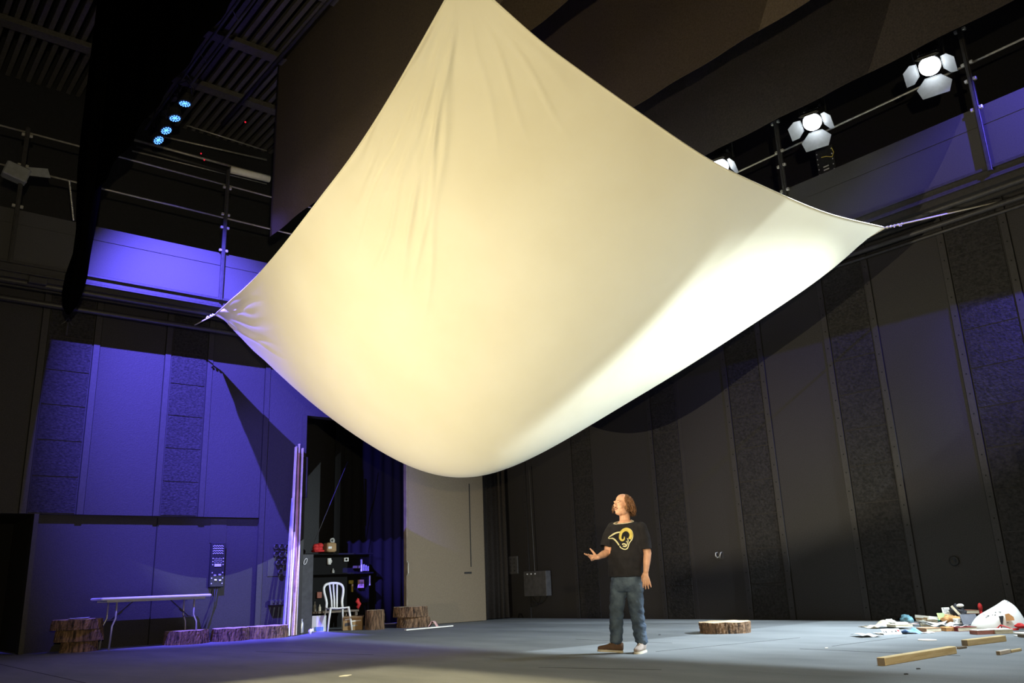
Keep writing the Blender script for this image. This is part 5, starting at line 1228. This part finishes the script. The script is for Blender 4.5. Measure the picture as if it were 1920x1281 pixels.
g = MB(); g.tube(cr+[cr[0]], .0055, 8); g.build('collar_trim', 'cream', man, smooth=True)
# jeans
g = MB(); ell(g, [(J(1175, 1068, 0), .192, .156, sv, fv), (J(1175, 1078, 0), .192, .154, sv, fv), (hips, .190, .150, sv, fv), (J(1175, 1096, 0), .186, .148, sv, fv), (crotch+Vector((0, 0, .0)), .172, .137, sv, fv), (crotch+Vector((0, 0, -.03)), .15, .12, sv, fv)])
def leg(hp, kn, an, seed):
    pts = []; rs = []; rnd = random.Random(seed); N_ = 22
    for k in range(N_+1):
        f = k/N_; p = hp.lerp(kn, f*2) if f < .5 else kn.lerp(an, (f-.5)*2)
        r = .102+(.078-.102)*min(1, f*2) if f < .5 else .078+(.068-.078)*(f-.5)*2
        amp = .003 if f < .35 else .006; r += amp*math.sin(k*2.2+seed)+.002*rnd.uniform(-1, 1)
        if f > .82: r += .004*math.sin(k*3.0)
        pts.append(p+Vector((.004*math.sin(k*1.7+seed), .004*math.cos(k*1.3), 0))); rs.append(r)
    limb(g, pts[:-1], rs[:-1], 20); g.tube(pts[-3:], [rs[-3], .072, .074], 20)
leg(hpR, knR, anR+Vector((.012, 0, .02)), 1); leg(hpL, knL, anL+Vector((.005, .01, .02)), 4)
jeans = remeshed(g, .0075, 2, 'jeans', ['jeans'], man, .4)
for v in jeans.data.vertices:
    q = v.co; n_ = noise.noise(Vector((q.x*16, q.y*16, q.z*20)))*.006+noise.noise(Vector((q.x*40+q.z*30, q.y*30, q.z*45)))*.003; v.co = q+v.normal*n_
# shoes
def shoe(an, d, m_, lift, label):
    d = Vector((d[0], d[1], 0)).normalized(); s2 = Vector((-d.y, d.x, 0)); base = Vector((an.x, an.y, 0))
    Rr = Matrix((s2, d, Vector((0, 0, 1)))).transposed() @ Matrix.Rotation(lift, 3, 'X'); g = MB(); heel = base-d*.075
    def Q(x, y, z): return heel+Rr@Vector((x, y, z))
    prof = [(0.0, .030, .085), (.03, .036, .095), (.08, .038, .100), (.13, .040, .082), (.18, .044, .058), (.23, .044, .046), (.265, .036, .038), (.285, .018, .028)]
    vs = []; n = 16
    for (y, w_, h_) in prof:
        for j in range(n):
            a = 2*PI*j/n; cx_ = math.cos(a); cz_ = math.sin(a); vs.append(Q(w_*(abs(cx_)**.7)*(1 if cx_ > 0 else -1), y, .022+(h_-.0)*.5*(1+cz_)))
    fs = [(i*n+j, i*n+(j+1) % n, (i+1)*n+(j+1) % n, (i+1)*n+j) for i in range(len(prof)-1) for j in range(n)]+[tuple(range(n-1, -1, -1)), tuple((len(prof)-1)*n+j for j in range(n))]
    g.add(vs, fs); sh_ = g.build('shoe', m_, man, smooth=True); sh_['label'] = label
    g = MB(); out = [(-.0, 0), (.034, .004), (.041, .06), (.043, .12), (.048, .19), (.046, .235), (.034, .272), (.0, .293)]
    poly = [(x, y) for x, y in out]+[(-x, y) for x, y in reversed(out[1:-1])]
    poly = [tuple(a) for a in smooth_px(poly+[poly[0]], 40)[:-1]]
    n2 = len(poly); vs = [Q(x*1.04, y, 0.0) for x, y in poly]+[Q(x*1.05, y, .024) for x, y in poly]
    g.add(vs, [tuple(range(n2-1, -1, -1)), tuple(range(n2, 2*n2))]+[(i, (i+1) % n2, n2+(i+1) % n2, n2+i) for i in range(n2)]); o_ = g.build('sole', 'sole', sh_)
    g = MB()
    for k in range(5):
        y = .125+.022*k; z = .022+.090-.0150*k; g.tube([Q(-.024, y, z-.012), Q(0, y+.008, z+.004), Q(.024, y, z-.012)], .0032, 6)
    g.tube([Q(0, .1, .118), Q(.03, .085, .135), Q(.045, .10, .110)], .003, 6); g.tube([Q(0, .1, .118), Q(-.03, .085, .135), Q(-.045, .10, .110)], .003, 6)
    g.build('laces', 'lace', sh_)
shoe(anR, (-.97, -.22), 'shoebrown', .10, 'brown shoe with the toe lifted'); shoe(anL, (-.42, -.90), 'shoegrey', .0, 'taupe shoe flat on the floor')
# emblem printed on the shirt front: outline traced in shirt pixels, laid on the cloth
g0 = jeans; vsS = [v.co.copy() for v in shirt.data.vertices]; fsS = [tuple(p.vertices) for p in shirt.data.polygons]; bv = BVHTree.FromPolygons(vsS, fsS)
def on_shirt(px, py, lift):
    q = mp(px, py, 0); hit = bv.ray_cast(Vector((q.x, -1.2, q.z)), Vector((0, 1, 0)))
    if hit[0] is None: return Vector((q.x, -.2, q.z))
    return hit[0]+Vector((0, -1, 0))*lift
def px_(p): return 1120+p[0]/9.85, 960+p[1]/9.85
def stroke(pts, ws, m_, nm, lift, closed=False, n=60):
    pts = [px_(p) for p in pts]; c = smooth_px([(p[0], p[1], w) for p, w in zip(pts, ws)], n); g = MB(); L_ = []
    for i, (x, y, w) in enumerate(c):
        x0, y0, _ = c[max(i-1, 0)]; x1, y1, _ = c[min(i+1, len(c)-1)]; dx, dy = x1-x0, y1-y0; l = math.hypot(dx, dy) or 1; nx, ny = -dy/l*w/9.85, dx/l*w/9.85
        L_.append((on_shirt(x+nx, y+ny, lift), on_shirt(x, y, lift), on_shirt(x-nx, y-ny, lift)))
    vs = [q for t_ in L_ for q in t_]; fs = []
    for i in range(len(L_)-1):
        k = 3*i; fs += [(k, k+1, k+4, k+3), (k+1, k+2, k+5, k+4)]
    g.add(vs, fs); o_ = g.build(nm, m_, shirt, smooth=True); s = o_.modifiers.new('t', 'SOLIDIFY'); s.thickness = .0015
stroke([(435, 385), (340, 395), (270, 430), (200, 488), (280, 500), (335, 560), (375, 630)], [12, 13, 14, 4, 13, 13, 11], 'palegold', 'emblem_outline', .004)
stroke([(390, 640), (395, 665), (450, 700), (500, 700), (530, 665), (550, 600), (575, 560), (605, 520), (620, 450), (605, 380), (565, 335), (510, 322)], [9]*10+[10, 9], 'palegold', 'emblem_outline', .0042)
stroke([(560, 520), (590, 450), (575, 385), (530, 345), (475, 345), (425, 385), (400, 450), (400, 510), (430, 540), (465, 515), (468, 470)], [26, 30, 34, 34, 30, 26, 22, 20, 18, 13, 6], 'gold', 'emblem_horn', .0055, n=90)
stroke([(520, 500), (535, 545), (520, 600), (495, 650), (455, 655)], [7, 8, 8, 8, 6], 'palegold', 'emblem_face', .0045)
stroke([(430, 620), (445, 605), (480, 610), (495, 640)], [9, 11, 11, 9], 'palegold', 'emblem_nose', .005)
stroke([(500, 575), (505, 560), (512, 550)], [6, 5, 3], 'palegold', 'emblem_eye', .005, n=12)
stroke([(440, 655), (460, 640), (480, 660)], [5, 6, 5], 'palegold', 'emblem_chin', .0052, n=12)
